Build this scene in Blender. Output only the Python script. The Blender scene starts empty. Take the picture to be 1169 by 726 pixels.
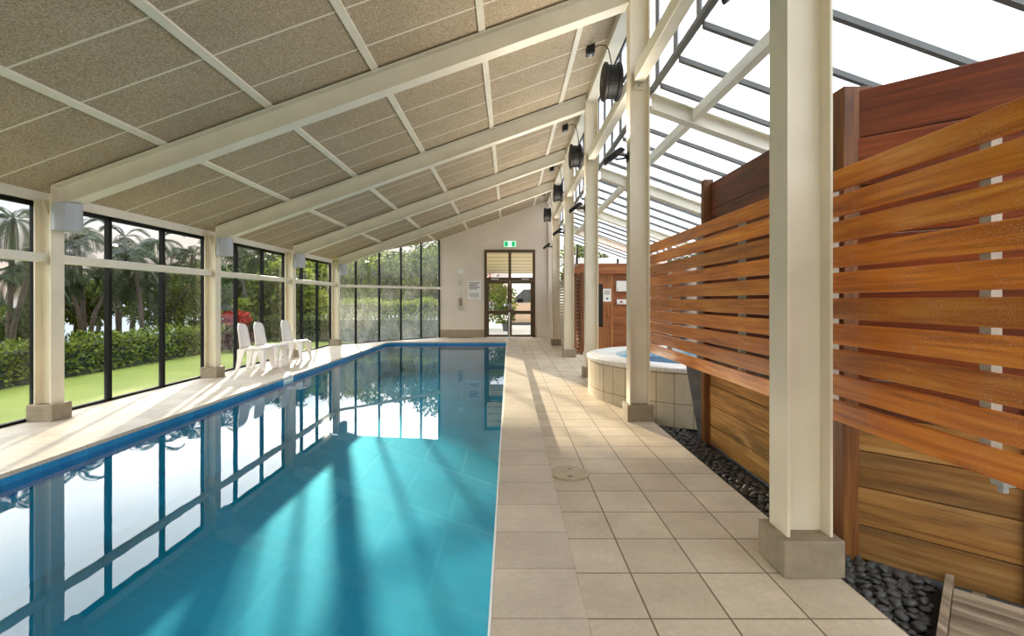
import bpy, math, random
import numpy as np
from mathutils import Vector, Matrix, Euler

R = random.Random(7)
NP = np.random.default_rng(11)
PI = math.pi
sc = bpy.context.scene
COL = sc.collection
ORG = {}          # world origin of every parent object

# ------------------------------------------------------------------ scene settings
sc.view_settings.view_transform = 'Standard'
sc.view_settings.look = 'None'
sc.view_settings.exposure = 0.6
sc.view_settings.gamma = 1.0
sc.view_settings.use_curve_mapping = False
sc.render.engine = 'CYCLES'
cy = sc.cycles
cy.use_denoising = True
cy.max_bounces = 10
cy.diffuse_bounces = 5
cy.glossy_bounces = 4
cy.transmission_bounces = 6
cy.transparent_max_bounces = 24
cy.caustics_reflective = True
cy.caustics_refractive = False
cy.sample_clamp_indirect = 6.0
cy.blur_glossy = 0.3

# ------------------------------------------------------------------ materials
def lin(h):
    h = h.lstrip('#')
    out = []
    for i in (0, 2, 4):
        c = int(h[i:i+2], 16) / 255
        out.append(c/12.92 if c <= 0.04045 else ((c+0.055)/1.055)**2.4)
    return (*out, 1.0)

class NT:
    def __init__(s, name):
        s.m = bpy.data.materials.new(name)
        s.m.use_nodes = True
        s.t = s.m.node_tree
        s.t.nodes.clear()
        s.out = s.t.nodes.new('ShaderNodeOutputMaterial')
    def n(s, typ, **kw):
        nd = s.t.nodes.new('ShaderNode' + typ)
        for k, v in kw.items():
            setattr(nd, k, v)
        return nd
    def l(s, a, b):
        s.t.links.new(a, b)
    def setin(s, sock, v):
        if hasattr(v, 'is_linked') or isinstance(v, bpy.types.NodeSocket):
            s.l(v, sock)
        else:
            sock.default_value = v
    def pos(s):
        return s.n('NewGeometry').outputs['Position']
    def obj(s):
        return s.n('TexCoord').outputs['Object']
    def scale(s, vec, sx, sy, sz, loc=(0, 0, 0)):
        m = s.n('Mapping')
        s.l(vec, m.inputs['Vector'])
        m.inputs['Scale'].default_value = (sx, sy, sz)
        m.inputs['Location'].default_value = loc
        return m.outputs['Vector']
    def noise(s, vec, scale, detail=4, rough=0.55, dist=0.0):
        t = s.n('TexNoise')
        s.l(vec, t.inputs['Vector'])
        t.inputs['Scale'].default_value = scale
        t.inputs['Detail'].default_value = detail
        t.inputs['Roughness'].default_value = rough
        t.inputs['Distortion'].default_value = dist
        return t.outputs['Fac']
    def ramp(s, fac, stops):
        r = s.n('ValToRGB')
        s.l(fac, r.inputs['Fac'])
        e = r.color_ramp.elements
        while len(e) < len(stops):
            e.new(0.5)
        for i, (p, c) in enumerate(stops):
            e[i].position = p
            e[i].color = c
        return r.outputs['Color']
    def mix(s, f, a, b, mode='MIX'):
        m = s.n('Mix', data_type='RGBA', blend_type=mode)
        s.setin(m.inputs['Factor'], f)
        s.setin(m.inputs['A'], a)
        s.setin(m.inputs['B'], b)
        for sk in m.inputs:
            pass
        return [o for o in m.outputs if o.type == 'RGBA'][0]
    def math(s, op, a, b=0.0, clamp=False):
        m = s.n('Math', operation=op, use_clamp=clamp)
        s.setin(m.inputs[0], a)
        s.setin(m.inputs[1], b)
        return m.outputs[0]
    def bump(s, h, strength=0.3, dist=0.01):
        b = s.n('Bump')
        b.inputs['Strength'].default_value = strength
        b.inputs['Distance'].default_value = dist
        s.l(h, b.inputs['Height'])
        return b.outputs['Normal']
    def principled(s, color, rough=0.5, metal=0.0, spec=0.5, normal=None):
        p = s.n('BsdfPrincipled')
        s.setin(p.inputs['Base Color'], color)
        s.setin(p.inputs['Roughness'], rough)
        p.inputs['Metallic'].default_value = metal
        p.inputs['Specular IOR Level'].default_value = spec
        if normal is not None:
            s.l(normal, p.inputs['Normal'])
        return p
    def done(s, shader):
        s.l(shader, s.out.inputs['Surface'])
        return s.m

def rgbmix(nt, f, a, b, mode='MIX'):
    m = nt.n('Mix', data_type='RGBA', blend_type=mode)
    ins = [i for i in m.inputs if i.enabled] if False else m.inputs
    nt.setin(m.inputs[0], f)
    nt.setin(m.inputs[6], a)
    nt.setin(m.inputs[7], b)
    return m.outputs[2]
NT.mix = lambda s, f, a, b, mode='MIX': rgbmix(s, f, a, b, mode)

def mat_plain(name, hexc, rough=0.5, metal=0.0, var=0.06, scale=6.0, bump=0.0, spec=0.5):
    t = NT(name)
    c = lin(hexc)
    p = t.pos()
    f = t.noise(p, scale, 4)
    lo = tuple(max(0, x*(1-var*2)) for x in c[:3]) + (1,)
    hi = tuple(min(1, x*(1+var*2)) for x in c[:3]) + (1,)
    col = t.ramp(f, [(0.3, lo), (0.7, hi)])
    nm = t.bump(t.noise(p, 60, 3), bump, 0.004) if bump else None
    return t.done(t.principled(col, rough, metal, spec, nm).outputs[0])

def mat_tiles(name, w, h, ox, oy, ca, cb, grout, mortar=0.004, rough=0.55, bump=0.35, plane='XY', uv=False):
    t = NT(name)
    if uv:
        v = t.n('TexCoord').outputs['UV']
    else:
        v = t.pos()
        if plane == 'XZ':
            sp = t.n('SeparateXYZ'); t.l(v, sp.inputs[0])
            cb_ = t.n('CombineXYZ'); t.l(sp.outputs[0], cb_.inputs[0]); t.l(sp.outputs[2], cb_.inputs[1])
            v = cb_.outputs[0]
    m = t.scale(v, 1, 1, 1, (-ox, -oy, 0))
    b = t.n('TexBrick', offset=0.0, offset_frequency=2, squash=1.0)
    t.l(m, b.inputs['Vector'])
    b.inputs['Color1'].default_value = lin(ca)
    b.inputs['Color2'].default_value = lin(cb)
    b.inputs['Mortar'].default_value = lin(grout)
    b.inputs['Scale'].default_value = 1.0
    b.inputs['Mortar Size'].default_value = mortar
    b.inputs['Mortar Smooth'].default_value = 0.15
    b.inputs['Bias'].default_value = 0.0
    b.inputs['Brick Width'].default_value = w
    b.inputs['Row Height'].default_value = h
    p = t.pos()
    n1 = t.noise(p, 2.2, 5, 0.6)
    n2 = t.noise(p, 38, 5, 0.7, 0.6)
    col = t.mix(0.55, b.outputs['Color'], t.ramp(n1, [(0.3, (0.55, 0.52, 0.48, 1)), (0.7, (1, 1, 1, 1))]), 'MULTIPLY')
    col = t.mix(0.35, col, t.ramp(n2, [(0.3, (0.6, 0.58, 0.55, 1)), (0.65, (1, 1, 1, 1))]), 'MULTIPLY')
    n3 = t.noise(p, 11, 6, 0.65, 1.2)
    hgt = t.math('ADD', t.math('MULTIPLY', n2, 0.25), t.math('MULTIPLY', n3, 0.5))
    hgt = t.math('SUBTRACT', hgt, t.math('MULTIPLY', b.outputs['Fac'], 0.9))
    nm = t.bump(hgt, bump, 0.012)
    return t.done(t.principled(col, rough, 0, 0.4, nm).outputs[0])

def mat_wood(name, dark, mid, light, axis, rough=0.35, speck=0.0, spec=0.5, bump=0.2, weather=None, vary=0.5):
    """axis: 0/1/2 grain direction in object space, or 'uv' for a map laid along the board"""
    t = NT(name)
    v = t.obj()
    info = t.n('ObjectInfo')
    off = t.math('MULTIPLY', info.outputs['Random'], 37.0)
    va = t.n('VectorMath', operation='ADD')
    t.l(v, va.inputs[0])
    cx = t.n('CombineXYZ'); t.l(off, cx.inputs[0]); t.l(off, cx.inputs[1]); t.l(off, cx.inputs[2])
    t.l(cx.outputs[0], va.inputs[1])
    s = [34.0, 34.0, 34.0]
    s[axis] = 1.5
    m = t.scale(va.outputs[0], *s)
    f = t.noise(m, 1.0, 8, 0.62, 0.6)
    s2 = [7.0, 7.0, 7.0]; s2[axis] = 0.45
    f2 = t.noise(t.scale(va.outputs[0], *s2), 1.0, 4, 0.6, 1.5)
    ff = t.math('ADD', t.math('MULTIPLY', f, 0.6), t.math('MULTIPLY', f2, 0.4))
    col = t.ramp(ff, [(0.33, lin(dark)), (0.5, lin(mid)), (0.67, lin(light))])
    bright = t.math('ADD', t.math('MULTIPLY', info.outputs['Random'], vary), 1.0-vary/2)
    hs = t.n('HueSaturation'); hs.inputs['Saturation'].default_value = 1.0
    t.l(bright, hs.inputs['Value']); t.l(col, hs.inputs['Color'])
    col = hs.outputs['Color']
    if weather:
        w = t.noise(t.scale(va.outputs[0], 6, 1.2, 9), 1.0, 5, 0.6)
        col = t.mix(t.ramp(w, [(0.48, (0, 0, 0, 1)), (0.7, (0.8, 0.8, 0.8, 1))]), col, lin(weather))
    if speck:
        vo = t.n('TexVoronoi'); t.l(va.outputs[0], vo.inputs['Vector'])
        vo.inputs['Scale'].default_value = 150
        patch = t.noise(va.outputs[0], 5.0, 4, 0.7)
        k = t.math('MULTIPLY', t.math('LESS_THAN', vo.outputs['Distance'], 0.26), t.ramp(patch, [(0.44, (0, 0, 0, 1)), (0.62, (1, 1, 1, 1))]))
        col = t.mix(t.math('MULTIPLY', k, speck), col, (0.75, 0.62, 0.5, 1))
    nm = t.bump(f, bump, 0.004)
    return t.done(t.principled(col, rough, 0, spec, nm).outputs[0])

def mat_leaf(name, dark, light, trans=0.35, rough=0.5):
    t = NT(name)
    p = t.pos()
    f = t.noise(p, 2.5, 4, 0.7)
    isl = t.n('NewGeometry').outputs['Random Per Island']
    ff = t.math('ADD', t.math('MULTIPLY', f, 0.5), t.math('MULTIPLY', isl, 0.5))
    col = t.ramp(ff, [(0.25, lin(dark)), (0.75, lin(light))])
    a = t.principled(col, rough, 0, 0.12)
    b = t.n('BsdfTranslucent'); t.l(col, b.inputs['Color'])
    mx = t.n('MixShader'); mx.inputs[0].default_value = trans
    t.l(a.outputs[0], mx.inputs[1]); t.l(b.outputs[0], mx.inputs[2])
    return t.done(mx.outputs[0])

def mat_glass(name, tint=(0.93, 0.95, 0.94), ior=1.45, mist=0.0, mist_top=1.0, floor=0.12):
    t = NT(name)
    tr = t.n('BsdfTransparent'); tr.inputs['Color'].default_value = (*tint, 1)
    gl = t.n('BsdfGlossy'); gl.inputs['Roughness'].default_value = 0.0
    fr = t.n('Fresnel'); fr.inputs['IOR'].default_value = ior
    mx = t.n('MixShader')
    front = t.math('SUBTRACT', 1.0, t.n('NewGeometry').outputs['Backfacing'])
    t.l(t.math('MULTIPLY', t.math('MULTIPLY', fr.outputs[0], front), 0.8), mx.inputs[0])
    t.l(tr.outputs[0], mx.inputs[1]); t.l(gl.outputs[0], mx.inputs[2])
    sh = mx.outputs[0]
    if mist:
        p = t.pos()
        sp = t.n('SeparateXYZ'); t.l(p, sp.inputs[0])
        h = t.n('MapRange'); t.l(sp.outputs[2], h.inputs[0])
        h.inputs[1].default_value = 0.0; h.inputs[2].default_value = mist_top
        h.inputs[3].default_value = 1.0; h.inputs[4].default_value = floor
        n = t.noise(t.scale(p, 1.6, 1.6, 0.8), 1.6, 5, 0.7, 0.8)
        n2 = t.noise(t.scale(p, 30, 30, 3), 1.0, 3, 0.7)
        k = t.math('MULTIPLY', t.ramp(n, [(0.3, (0.25, 0.25, 0.25, 1)), (0.7, (1, 1, 1, 1))]), h.outputs[0])
        k = t.math('MULTIPLY', k, t.math('ADD', t.math('MULTIPLY', n2, 0.6), 0.6))
        k = t.math('MULTIPLY', k, mist, True)
        df = t.n('BsdfDiffuse'); df.inputs['Color'].default_value = (0.85, 0.87, 0.85, 1)
        tl = t.n('BsdfTranslucent'); tl.inputs['Color'].default_value = (0.85, 0.87, 0.83, 1)
        m2 = t.n('MixShader'); m2.inputs[0].default_value = 0.65
        t.l(df.outputs[0], m2.inputs[1]); t.l(tl.outputs[0], m2.inputs[2])
        m3 = t.n('MixShader'); t.l(k, m3.inputs[0])
        t.l(sh, m3.inputs[1]); t.l(m2.outputs[0], m3.inputs[2])
        sh = m3.outputs[0]
    return t.done(sh)

M = {}
M['steel'] = mat_plain('cream_painted_steel', '#E3D6BC', 0.38, 0, 0.03, 3.0)
M['steel2'] = mat_plain('cream_painted_beam', '#E1D9C6', 0.42, 0, 0.03, 3.0)
M['plinth'] = mat_plain('plinth_render', '#92836C', 0.7, 0, 0.07, 14, 0.25)
M['dark_frame'] = mat_plain('dark_aluminium', '#0C0A08', 0.6, 0, 0.1, 5, 0, 0.2)
M['glaze_bar'] = mat_plain('grey_glazing_bar', '#5A5852', 0.45, 0, 0.06, 5)
M['glass'] = mat_glass('clear_window_glass', mist=0.05, mist_top=0.5, floor=0.0)
M['glass_mist'] = mat_glass('misted_window_glass', mist=0.22, mist_top=1.8)
M['wall'] = mat_plain('painted_plaster', '#DCCFBD', 0.75, 0, 0.03, 1.2, 0.1)
M['skirting'] = mat_plain('tan_skirting_tile', '#A08C72', 0.6, 0, 0.05, 8)
M['door_wood'] = mat_plain('dark_bronze_door_frame', '#4E3816', 0.4, 0, 0.06, 8)
M['white'] = mat_plain('white_enamel', '#E8E6E0', 0.35, 0, 0.02, 5)
M['plastic'] = mat_plain('white_moulded_plastic', '#ECE6E2', 0.4, 0, 0.02, 5)
M['grey_lamp'] = mat_plain('grey_powder_coat', '#A9ABAE', 0.45, 0, 0.03, 5)
M['black'] = mat_plain('black_plastic', '#121212', 0.4, 0, 0.1, 9)
M['blackgloss'] = mat_plain('black_rubber', '#0B0A0A', 0.6, 0, 0.1, 20)
M['chrome'] = mat_plain('brushed_chrome', '#C8C8C6', 0.22, 1.0, 0.03, 20)
M['zinc'] = mat_plain('galvanised_zinc', '#B4B4B0', 0.35, 0.7, 0.05, 20)
M['paper'] = mat_plain('white_paper', '#F0EEE8', 0.7, 0, 0.02, 5)
M['ink'] = mat_plain('grey_print', '#6E6660', 0.7, 0, 0.02, 5)
M['red'] = mat_plain('red_print', '#A03024', 0.6, 0, 0.02, 5)
M['slab'] = mat_plain('dark_slate', '#5C5A55', 0.6, 0, 0.25, 5, 0.3)
M['deck'] = mat_tiles('beige_deck_tile', 0.325, 0.343, 0.58-0.325*6, 2.039-0.343*20, '#E6D6BC', '#DAC9AF', '#84725A', 0.0045)
M['deck_left'] = mat_tiles('beige_deck_tile_left', 0.325, 0.343, -3.46-0.325*10, 2.1-0.343*20, '#D4C5B2', '#CABAA6', '#9C8F7E', 0.003, 0.5, 0.2)
M['coping'] = mat_tiles('beige_coping_tile', 3.0, 0.352, -1.5, 1.884-0.352*20, '#D2C2AC', '#C6B6A0', '#96866F', 0.003, 0.55, 0.25)
M['band'] = mat_tiles('blue_waterline_tile', 0.15, 0.15, 0, 0, '#1C8CC4', '#187EB6', '#3C98C8', 0.002, 0.25, 0.05)
M['pool'] = mat_plain('turquoise_pool_render', '#0E9FB4', 0.6, 0, 0.10, 0.8, 0.1)
M['spa_tile'] = mat_tiles('spa_side_tile', 0.21, 0.34, 0, -0.21, '#D6C6A8', '#CBBA9C', '#8A7A62', 0.005, 0.5, 0.15, uv=True)
M['spa_rim'] = mat_tiles('spa_rim_mosaic', 0.1, 0.1, 0, 0, '#EFEBE2', '#E2DED4', '#C9C4B8', 0.002, 0.4, 0.1)
M['spa_in'] = mat_plain('spa_blue_render', '#5FB6D2', 0.5, 0, 0.08, 3)
M['slat'] = mat_wood('red_hardwood_slat', '#92440E', '#CE761E', '#ECA03A', 1, 0.30, 0.6)
M['plank_dark'] = mat_wood('dark_stained_plank', '#48200C', '#743412', '#964A1C', 1, 0.45, 0.0)
M['plank_low'] = mat_wood('weathered_sleeper', '#7C5024', '#B27E40', '#D0A260', 1, 0.6, 0.0, 0.3, 0.4, '#5A4630', 0.75)
M['post'] = mat_wood('brown_post', '#4A280E', '#74441A', '#92602C', 2, 0.5)
M['board_grey'] = mat_wood('grey_weathered_board', '#6A5A48', '#9A8870', '#B8A68C', 1, 0.75, 0.0, 0.2, 0.6, '#5A4A38')
M['cabin'] = mat_wood('cedar_cladding', '#683414', '#985626', '#B8783E', 0, 0.45)
M['cabin_door'] = mat_wood('cedar_door', '#743E1A', '#A2622E', '#BE8044', 2, 0.45)
M['batten'] = mat_plain('pale_batten', '#B8AC98', 0.6, 0, 0.1, 8)
M['pebble'] = mat_plain('black_pebble', '#4C4A46', 0.5, 0, 0.25, 30, 0.15)
M['bed'] = mat_plain('dark_bed', '#141312', 0.8, 0, 0.2, 12, 0.5)
M['cover'] = mat_plain('beige_cover', '#BCAA8C', 0.55, 0, 0.06, 10, 0.2)
M['bark'] = mat_plain('grey_brown_bark', '#463A30', 0.8, 0, 0.2, 9, 0.5)
M['leaf_palm'] = mat_leaf('palm_leaf', '#141C0E', '#3C4828', 0.3)
M['leaf_dark'] = mat_leaf('dark_leaf', '#16240E', '#4A5E26', 0.3)
M['leaf_mid'] = mat_leaf('mid_leaf', '#283814', '#707A38', 0.4)
M['leaf_hedge'] = mat_leaf('hedge_leaf', '#2A3A10', '#84903A', 0.3)
M['leaf_yellow'] = mat_leaf('yellow_green_leaf', '#586E1E', '#A8AE46', 0.45)
M['leaf_red'] = mat_leaf('red_leaf', '#7A1E1A', '#C8483A', 0.35)
M['leaf_maroon'] = mat_leaf('maroon_leaf', '#2A1418', '#5A3030', 0.3)
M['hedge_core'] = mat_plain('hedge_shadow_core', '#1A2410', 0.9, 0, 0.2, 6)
M['pave'] = mat_plain('outside_paving', '#CFC6BC', 0.6, 0, 0.05, 2)
M['cabin_glass'] = mat_plain('dark_cabin_glass', '#20140C', 0.15, 0, 0.1, 5)
M['stucco'] = mat_plain('white_stucco', '#ECE8E0', 0.8, 0, 0.02, 3)
M['tanwall'] = mat_plain('tan_wall', '#DDB898', 0.8, 0, 0.03, 3)
M['grey_dark'] = mat_plain('dark_grey_void', '#4A4A48', 0.7, 0, 0.06, 3)

t = NT('soffit_boards')
v = t.pos()
w = t.n('TexWave', wave_type='BANDS', bands_direction='Y'); t.l(v, w.inputs['Vector']); w.inputs['Scale'].default_value = 0.35; w.inputs['Distortion'].default_value = 0.4
col = t.ramp(w.outputs['Fac'], [(0.0, lin('#7A5A34')), (0.10, lin('#F6E0B8')), (1.0, lin('#F0D8AC'))])
M['soffit'] = t.done(t.principled(col, 0.6).outputs[0])

# ceiling panels: tan strand board with pale joints every 0.60 m along y
t = NT('strand_board_panels')
p = t.pos()
sp = t.n('SeparateXYZ'); t.l(p, sp.inputs[0])
n1 = t.noise(p, 62, 3, 0.75)
n2 = t.noise(p, 1.3, 4, 0.6)
n3 = t.noise(t.scale(p, 140, 140, 140), 1.0, 2, 0.7)
col = t.ramp(n1, [(0.30, lin('#8E7C66')), (0.5, lin('#BCAA90')), (0.68, lin('#DACAB2'))])
col = t.mix(0.5, col, t.ramp(n3, [(0.35, (0.55, 0.53, 0.5, 1)), (0.6, (1, 1, 1, 1))]), 'MULTIPLY')
col = t.mix(0.35, col, t.ramp(n2, [(0.35, (0.7, 0.68, 0.64, 1)), (0.65, (1, 1, 1, 1))]), 'MULTIPLY')
mb_ = t.math('FLOORED_MODULO', t.math('ADD', sp.outputs[1], 3.017*4-2.455), 3.017)
md = t.math('FLOORED_MODULO', t.math('ADD', mb_, 0.64-0.57), 0.64)
jt = t.math('LESS_THAN', md, 0.024)
col = t.mix(jt, col, lin('#E2DAC8'))
nm = t.bump(n1, 0.35, 0.006)
M['ceiling'] = t.done(t.principled(col, 0.85, 0, 0.2, nm).outputs[0])

# frosted roof glazing: lets most daylight through, scatters the rest
t = NT('opal_roof_glazing')
tr = t.n('BsdfTransparent'); tr.inputs['Color'].default_value = (0.95, 0.97, 1.0, 1)
tl = t.n('BsdfTranslucent'); tl.inputs['Color'].default_value = (0.92, 0.94, 0.96, 1)
mx = t.n('MixShader'); mx.inputs[0].default_value = 0.4
t.l(tr.outputs[0], mx.inputs[1]); t.l(tl.outputs[0], mx.inputs[2])
M['opal'] = t.done(mx.outputs[0])

# pool water
def mat_water(name, tint, ior, bump, sc_):
    t = NT(name)
    p = t.pos()
    n1 = t.noise(t.scale(p, 1.0, 0.6, 1.0), sc_, 3, 0.5, 0.4)
    nm = t.bump(n1, bump, 0.01)
    tr = t.n('BsdfTransparent'); tr.inputs['Color'].default_value = (*tint, 1)
    gl = t.n('BsdfGlossy'); gl.inputs['Roughness'].default_value = 0.01
    t.l(nm, gl.inputs['Normal'])
    fr = t.n('Fresnel'); fr.inputs['IOR'].default_value = ior
    mx = t.n('MixShader')
    front = t.math('SUBTRACT', 1.0, t.n('NewGeometry').outputs['Backfacing'])
    t.l(t.math('MULTIPLY', fr.outputs[0], front), mx.inputs[0]); t.l(tr.outputs[0], mx.inputs[1]); t.l(gl.outputs[0], mx.inputs[2])
    return t.done(mx.outputs[0])
M['water'] = mat_water('pool_water_surface', (0.35, 0.70, 0.79), 1.36, 0.06, 2.2)
M['spa_water'] = mat_water('spa_water_surface', (0.85, 0.97, 1.0), 1.33, 0.3, 6)

t = NT('lake_surface')
p = t.pos()
nm = t.bump(t.noise(t.scale(p, 0.6, 1.5, 1), 0.8, 4), 0.25, 0.2)
M['lake'] = t.done(t.principled(lin('#5A86A8'), 0.12, 0, 0.8, nm).outputs[0])

t = NT('lawn_grass')
p = t.pos()
n1 = t.noise(p, 0.6, 4); n2 = t.noise(p, 45, 4, 0.7)
col = t.ramp(n1, [(0.3, lin('#76822C')), (0.7, lin('#929A44'))])
col = t.mix(0.5, col, t.ramp(n2, [(0.3, (0.55, 0.6, 0.4, 1)), (0.7, (1, 1, 1, 1))]), 'MULTIPLY')
M['lawn'] = t.done(t.principled(col, 0.8, 0, 0.2, t.bump(n2, 0.6, 0.02)).outputs[0])

def mat_emit(name, hexc, strength):
    t = NT(name)
    e = t.n('Emission'); e.inputs['Color'].default_value = lin(hexc); e.inputs['Strength'].default_value = strength
    return t.done(e.outputs[0])
M['exit_green'] = mat_emit('backlit_exit_green', '#1FA060', 1.0)
M['exit_pale'] = mat_emit('backlit_exit_pale', '#A8F0C0', 1.0)
M['exit_white'] = mat_emit('backlit_exit_white', '#F2FFF4', 1.0)

# ------------------------------------------------------------------ mesh builder
class MB:
    def __init__(s):
        s.v = []; s.f = []; s.uv = None
    def hexa(s, P):
        b = len(s.v); s.v += [tuple(p) for p in P]
        s.f += [(b, b+3, b+2, b+1), (b+4, b+5, b+6, b+7), (b, b+1, b+5, b+4), (b+1, b+2, b+6, b+5), (b+2, b+3, b+7, b+6), (b+3, b, b+4, b+7)]
        return s
    def box(s, x0, x1, y0, y1, z0, z1):
        return s.hexa([(x0,y0,z0),(x1,y0,z0),(x1,y1,z0),(x0,y1,z0),(x0,y0,z1),(x1,y0,z1),(x1,y1,z1),(x0,y1,z1)])
    def obox(s, o, U, N, u0, u1, n0, n1, z0, z1):
        """box along horizontal unit U with normal N from origin o (x,y)"""
        q = lambda u, n, z: (o[0]+U[0]*u+N[0]*n, o[1]+U[1]*u+N[1]*n, z)
        return s.hexa([q(u0,n0,z0),q(u1,n0,z0),q(u1,n1,z0),q(u0,n1,z0),q(u0,n0,z1),q(u1,n0,z1),q(u1,n1,z1),q(u0,n1,z1)])
    def slope_x(s, x0, x1, y0, y1, zb0, zt0, zb1, zt1):
        return s.hexa([(x0,y0,zb0),(x1,y0,zb1),(x1,y1,zb1),(x0,y1,zb0),(x0,y0,zt0),(x1,y0,zt1),(x1,y1,zt1),(x0,y1,zt0)])
    def tube(s, pts, r, n=10, cap=True):
        pts = [Vector(p) for p in pts]
        rs = r if isinstance(r, (list, tuple)) else [r]*len(pts)
        b = len(s.v)
        up = Vector((0, 0, 1))
        prev = None
        for i, p in enumerate(pts):
            d = (pts[min(i+1, len(pts)-1)] - pts[max(i-1, 0)]).normalized()
            a = prev - d*prev.dot(d) if prev is not None else d.cross(up if abs(d.z) < 0.9 else Vector((1, 0, 0)))
            a.normalize(); prev = a
            c = d.cross(a)
            for k in range(n):
                th = 2*PI*k/n
                s.v.append(tuple(p + (a*math.cos(th) + c*math.sin(th))*rs[i]))
        for i in range(len(pts)-1):
            for k in range(n):
                k2 = (k+1) % n
                s.f.append((b+i*n+k, b+i*n+k2, b+(i+1)*n+k2, b+(i+1)*n+k))
        if cap:
            s.f.append(tuple(b+k for k in range(n))[::-1])
            e = b+(len(pts)-1)*n
            s.f.append(tuple(e+k for k in range(n)))
        return s
    def prism(s, poly, axis, a0, a1):
        """extrude 2-D poly along axis (0,1,2)"""
        def P(p, a):
            if axis == 0: return (a, p[0], p[1])
            if axis == 1: return (p[0], a, p[1])
            return (p[0], p[1], a)
        b = len(s.v); n = len(poly)
        s.v += [P(p, a0) for p in poly] + [P(p, a1) for p in poly]
        s.f.append(tuple(range(b, b+n))[::-1]); s.f.append(tuple(range(b+n, b+2*n)))
        for k in range(n):
            k2 = (k+1) % n
            s.f.append((b+k, b+k2, b+n+k2, b+n+k))
        return s
    def lathe(s, c, prof, n=48, axis=2):
        """prof: list of (r, h) closed or open ring profile"""
        b = len(s.v); m = len(prof)
        for (r, h) in prof:
            for k in range(n):
                th = 2*PI*k/n
                if axis == 2: s.v.append((c[0]+r*math.cos(th), c[1]+r*math.sin(th), c[2]+h))
                elif axis == 0: s.v.append((c[0]+h, c[1]+r*math.cos(th), c[2]+r*math.sin(th)))
                else: s.v.append((c[0]+r*math.cos(th), c[1]+h, c[2]+r*math.sin(th)))
        for i in range(m-1):
            for k in range(n):
                k2 = (k+1) % n
                s.f.append((b+i*n+k, b+i*n+k2, b+(i+1)*n+k2, b+(i+1)*n+k))
        return s
    def quad(s, a, b_, c, d):
        b = len(s.v); s.v += [a, b_, c, d]; s.f.append((b, b+1, b+2, b+3)); return s
    def build(s, name, m, parent=None, bevel=0.0, smooth=False, sub=0):
        me = bpy.data.meshes.new(name)
        o0 = ORG.get(parent.name, Vector((0, 0, 0))) if parent else Vector((0, 0, 0))
        me.from_pydata([(v[0]-o0[0], v[1]-o0[1], v[2]-o0[2]) for v in s.v], [], s.f)
        me.update()
        import bmesh
        bm = bmesh.new(); bm.from_mesh(me)
        bmesh.ops.recalc_face_normals(bm, faces=bm.faces)
        bm.to_mesh(me); bm.free()
        if smooth:
            me.polygons.foreach_set('use_smooth', [True]*len(me.polygons))
        me.materials.append(m)
        ob = bpy.data.objects.new(name, me)
        COL.objects.link(ob)
        if parent:
            ob.parent = parent
            ORG[ob.name] = o0
        if bevel:
            bv = ob.modifiers.new('bevel', 'BEVEL'); bv.width = bevel; bv.segments = 2; bv.limit_method = 'ANGLE'
        if sub:
            sb = ob.modifiers.new('sub', 'SUBSURF'); sb.levels = sub; sb.render_levels = sub
        return ob

def tag(o, label=None, cat=None, group=None, kind=None):
    if label: o['label'] = label
    if cat: o['category'] = cat
    if group: o['group'] = group
    if kind: o['kind'] = kind
    return o
def empty(name, loc, label=None, cat=None, group=None, kind=None):
    e = bpy.data.objects.new(name, None); COL.objects.link(e)
    e.location = loc; e.empty_display_size = 0.1
    ORG[e.name] = Vector(loc)
    return tag(e, label, cat, group, kind)
def struct(name, mb, m, parent=None, bevel=0.0):
    o = mb.build(name, m, parent, bevel)
    if not parent: o['kind'] = 'structure'
    return o
def copy_tree(o, delta=None, label=None, parent=None, rotz=None):
    c = o.copy(); COL.objects.link(c)
    if parent is not None: c.parent = parent
    if delta is not None: c.location = Vector(o.location) + Vector(delta)
    if rotz is not None: c.rotation_euler.z = rotz
    if label: c['label'] = label
    for ch in list(o.children):
        copy_tree(ch, parent=c)
    return c

# ------------------------------------------------------------------ dimensions
CY = [2.455 + 3.017*k for k in range(5)]         # column rows
WX = -5.20                                        # window plane on the left
ZC = lambda x: 4.33 + 0.3566*x                    # ceiling underside
P0 = (WX, 14.523); P1 = (-2.44, 17.6)             # slanted glass wall
YB = 17.6                                         # back wall
YN = -4.2                                         # wall behind the viewer
ZG = lambda x: 3.63 - 0.36*(x-1.5)                # glass roof underside
XR = 4.6
ordn = ['first', 'second', 'third', 'fourth', 'fifth', 'sixth']

# ------------------------------------------------------------------ floors and pool
PXL, PXR, PYF, PYN = -3.80, -0.065, 15.70, -3.2
b = MB().box(0.30, 1.555, YN, YB, -0.10, 0.0)
b.box(1.555, XR, 8.6, YB, -0.10, 0.0)
floor = struct('floor', b, M['deck'])
b = MB()
ch = 0.22
b.prism([(WX-0.15, YN), (PXL, YN), (PXL, PYF-ch), (PXL+ch, PYF), (PXR, PYF), (PXR, YB), (P1[0], YB), (P1[0]-0.15, YB), (WX-0.15, P0[1]+0.1)], 2, -0.035, 0.0)
struct('floor_poolside', b, M['deck_left'])
b = MB().box(PXR, 0.30, YN, 15.95, -0.10, 0.10)
coping = struct('trim_1', b, M['coping'], bevel=0.006)
b = MB().box(PXR-0.012, PXR-0.001, PYN, PYF, -0.06, 0.097)
struct('trim_2', b, M['white'])
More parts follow.
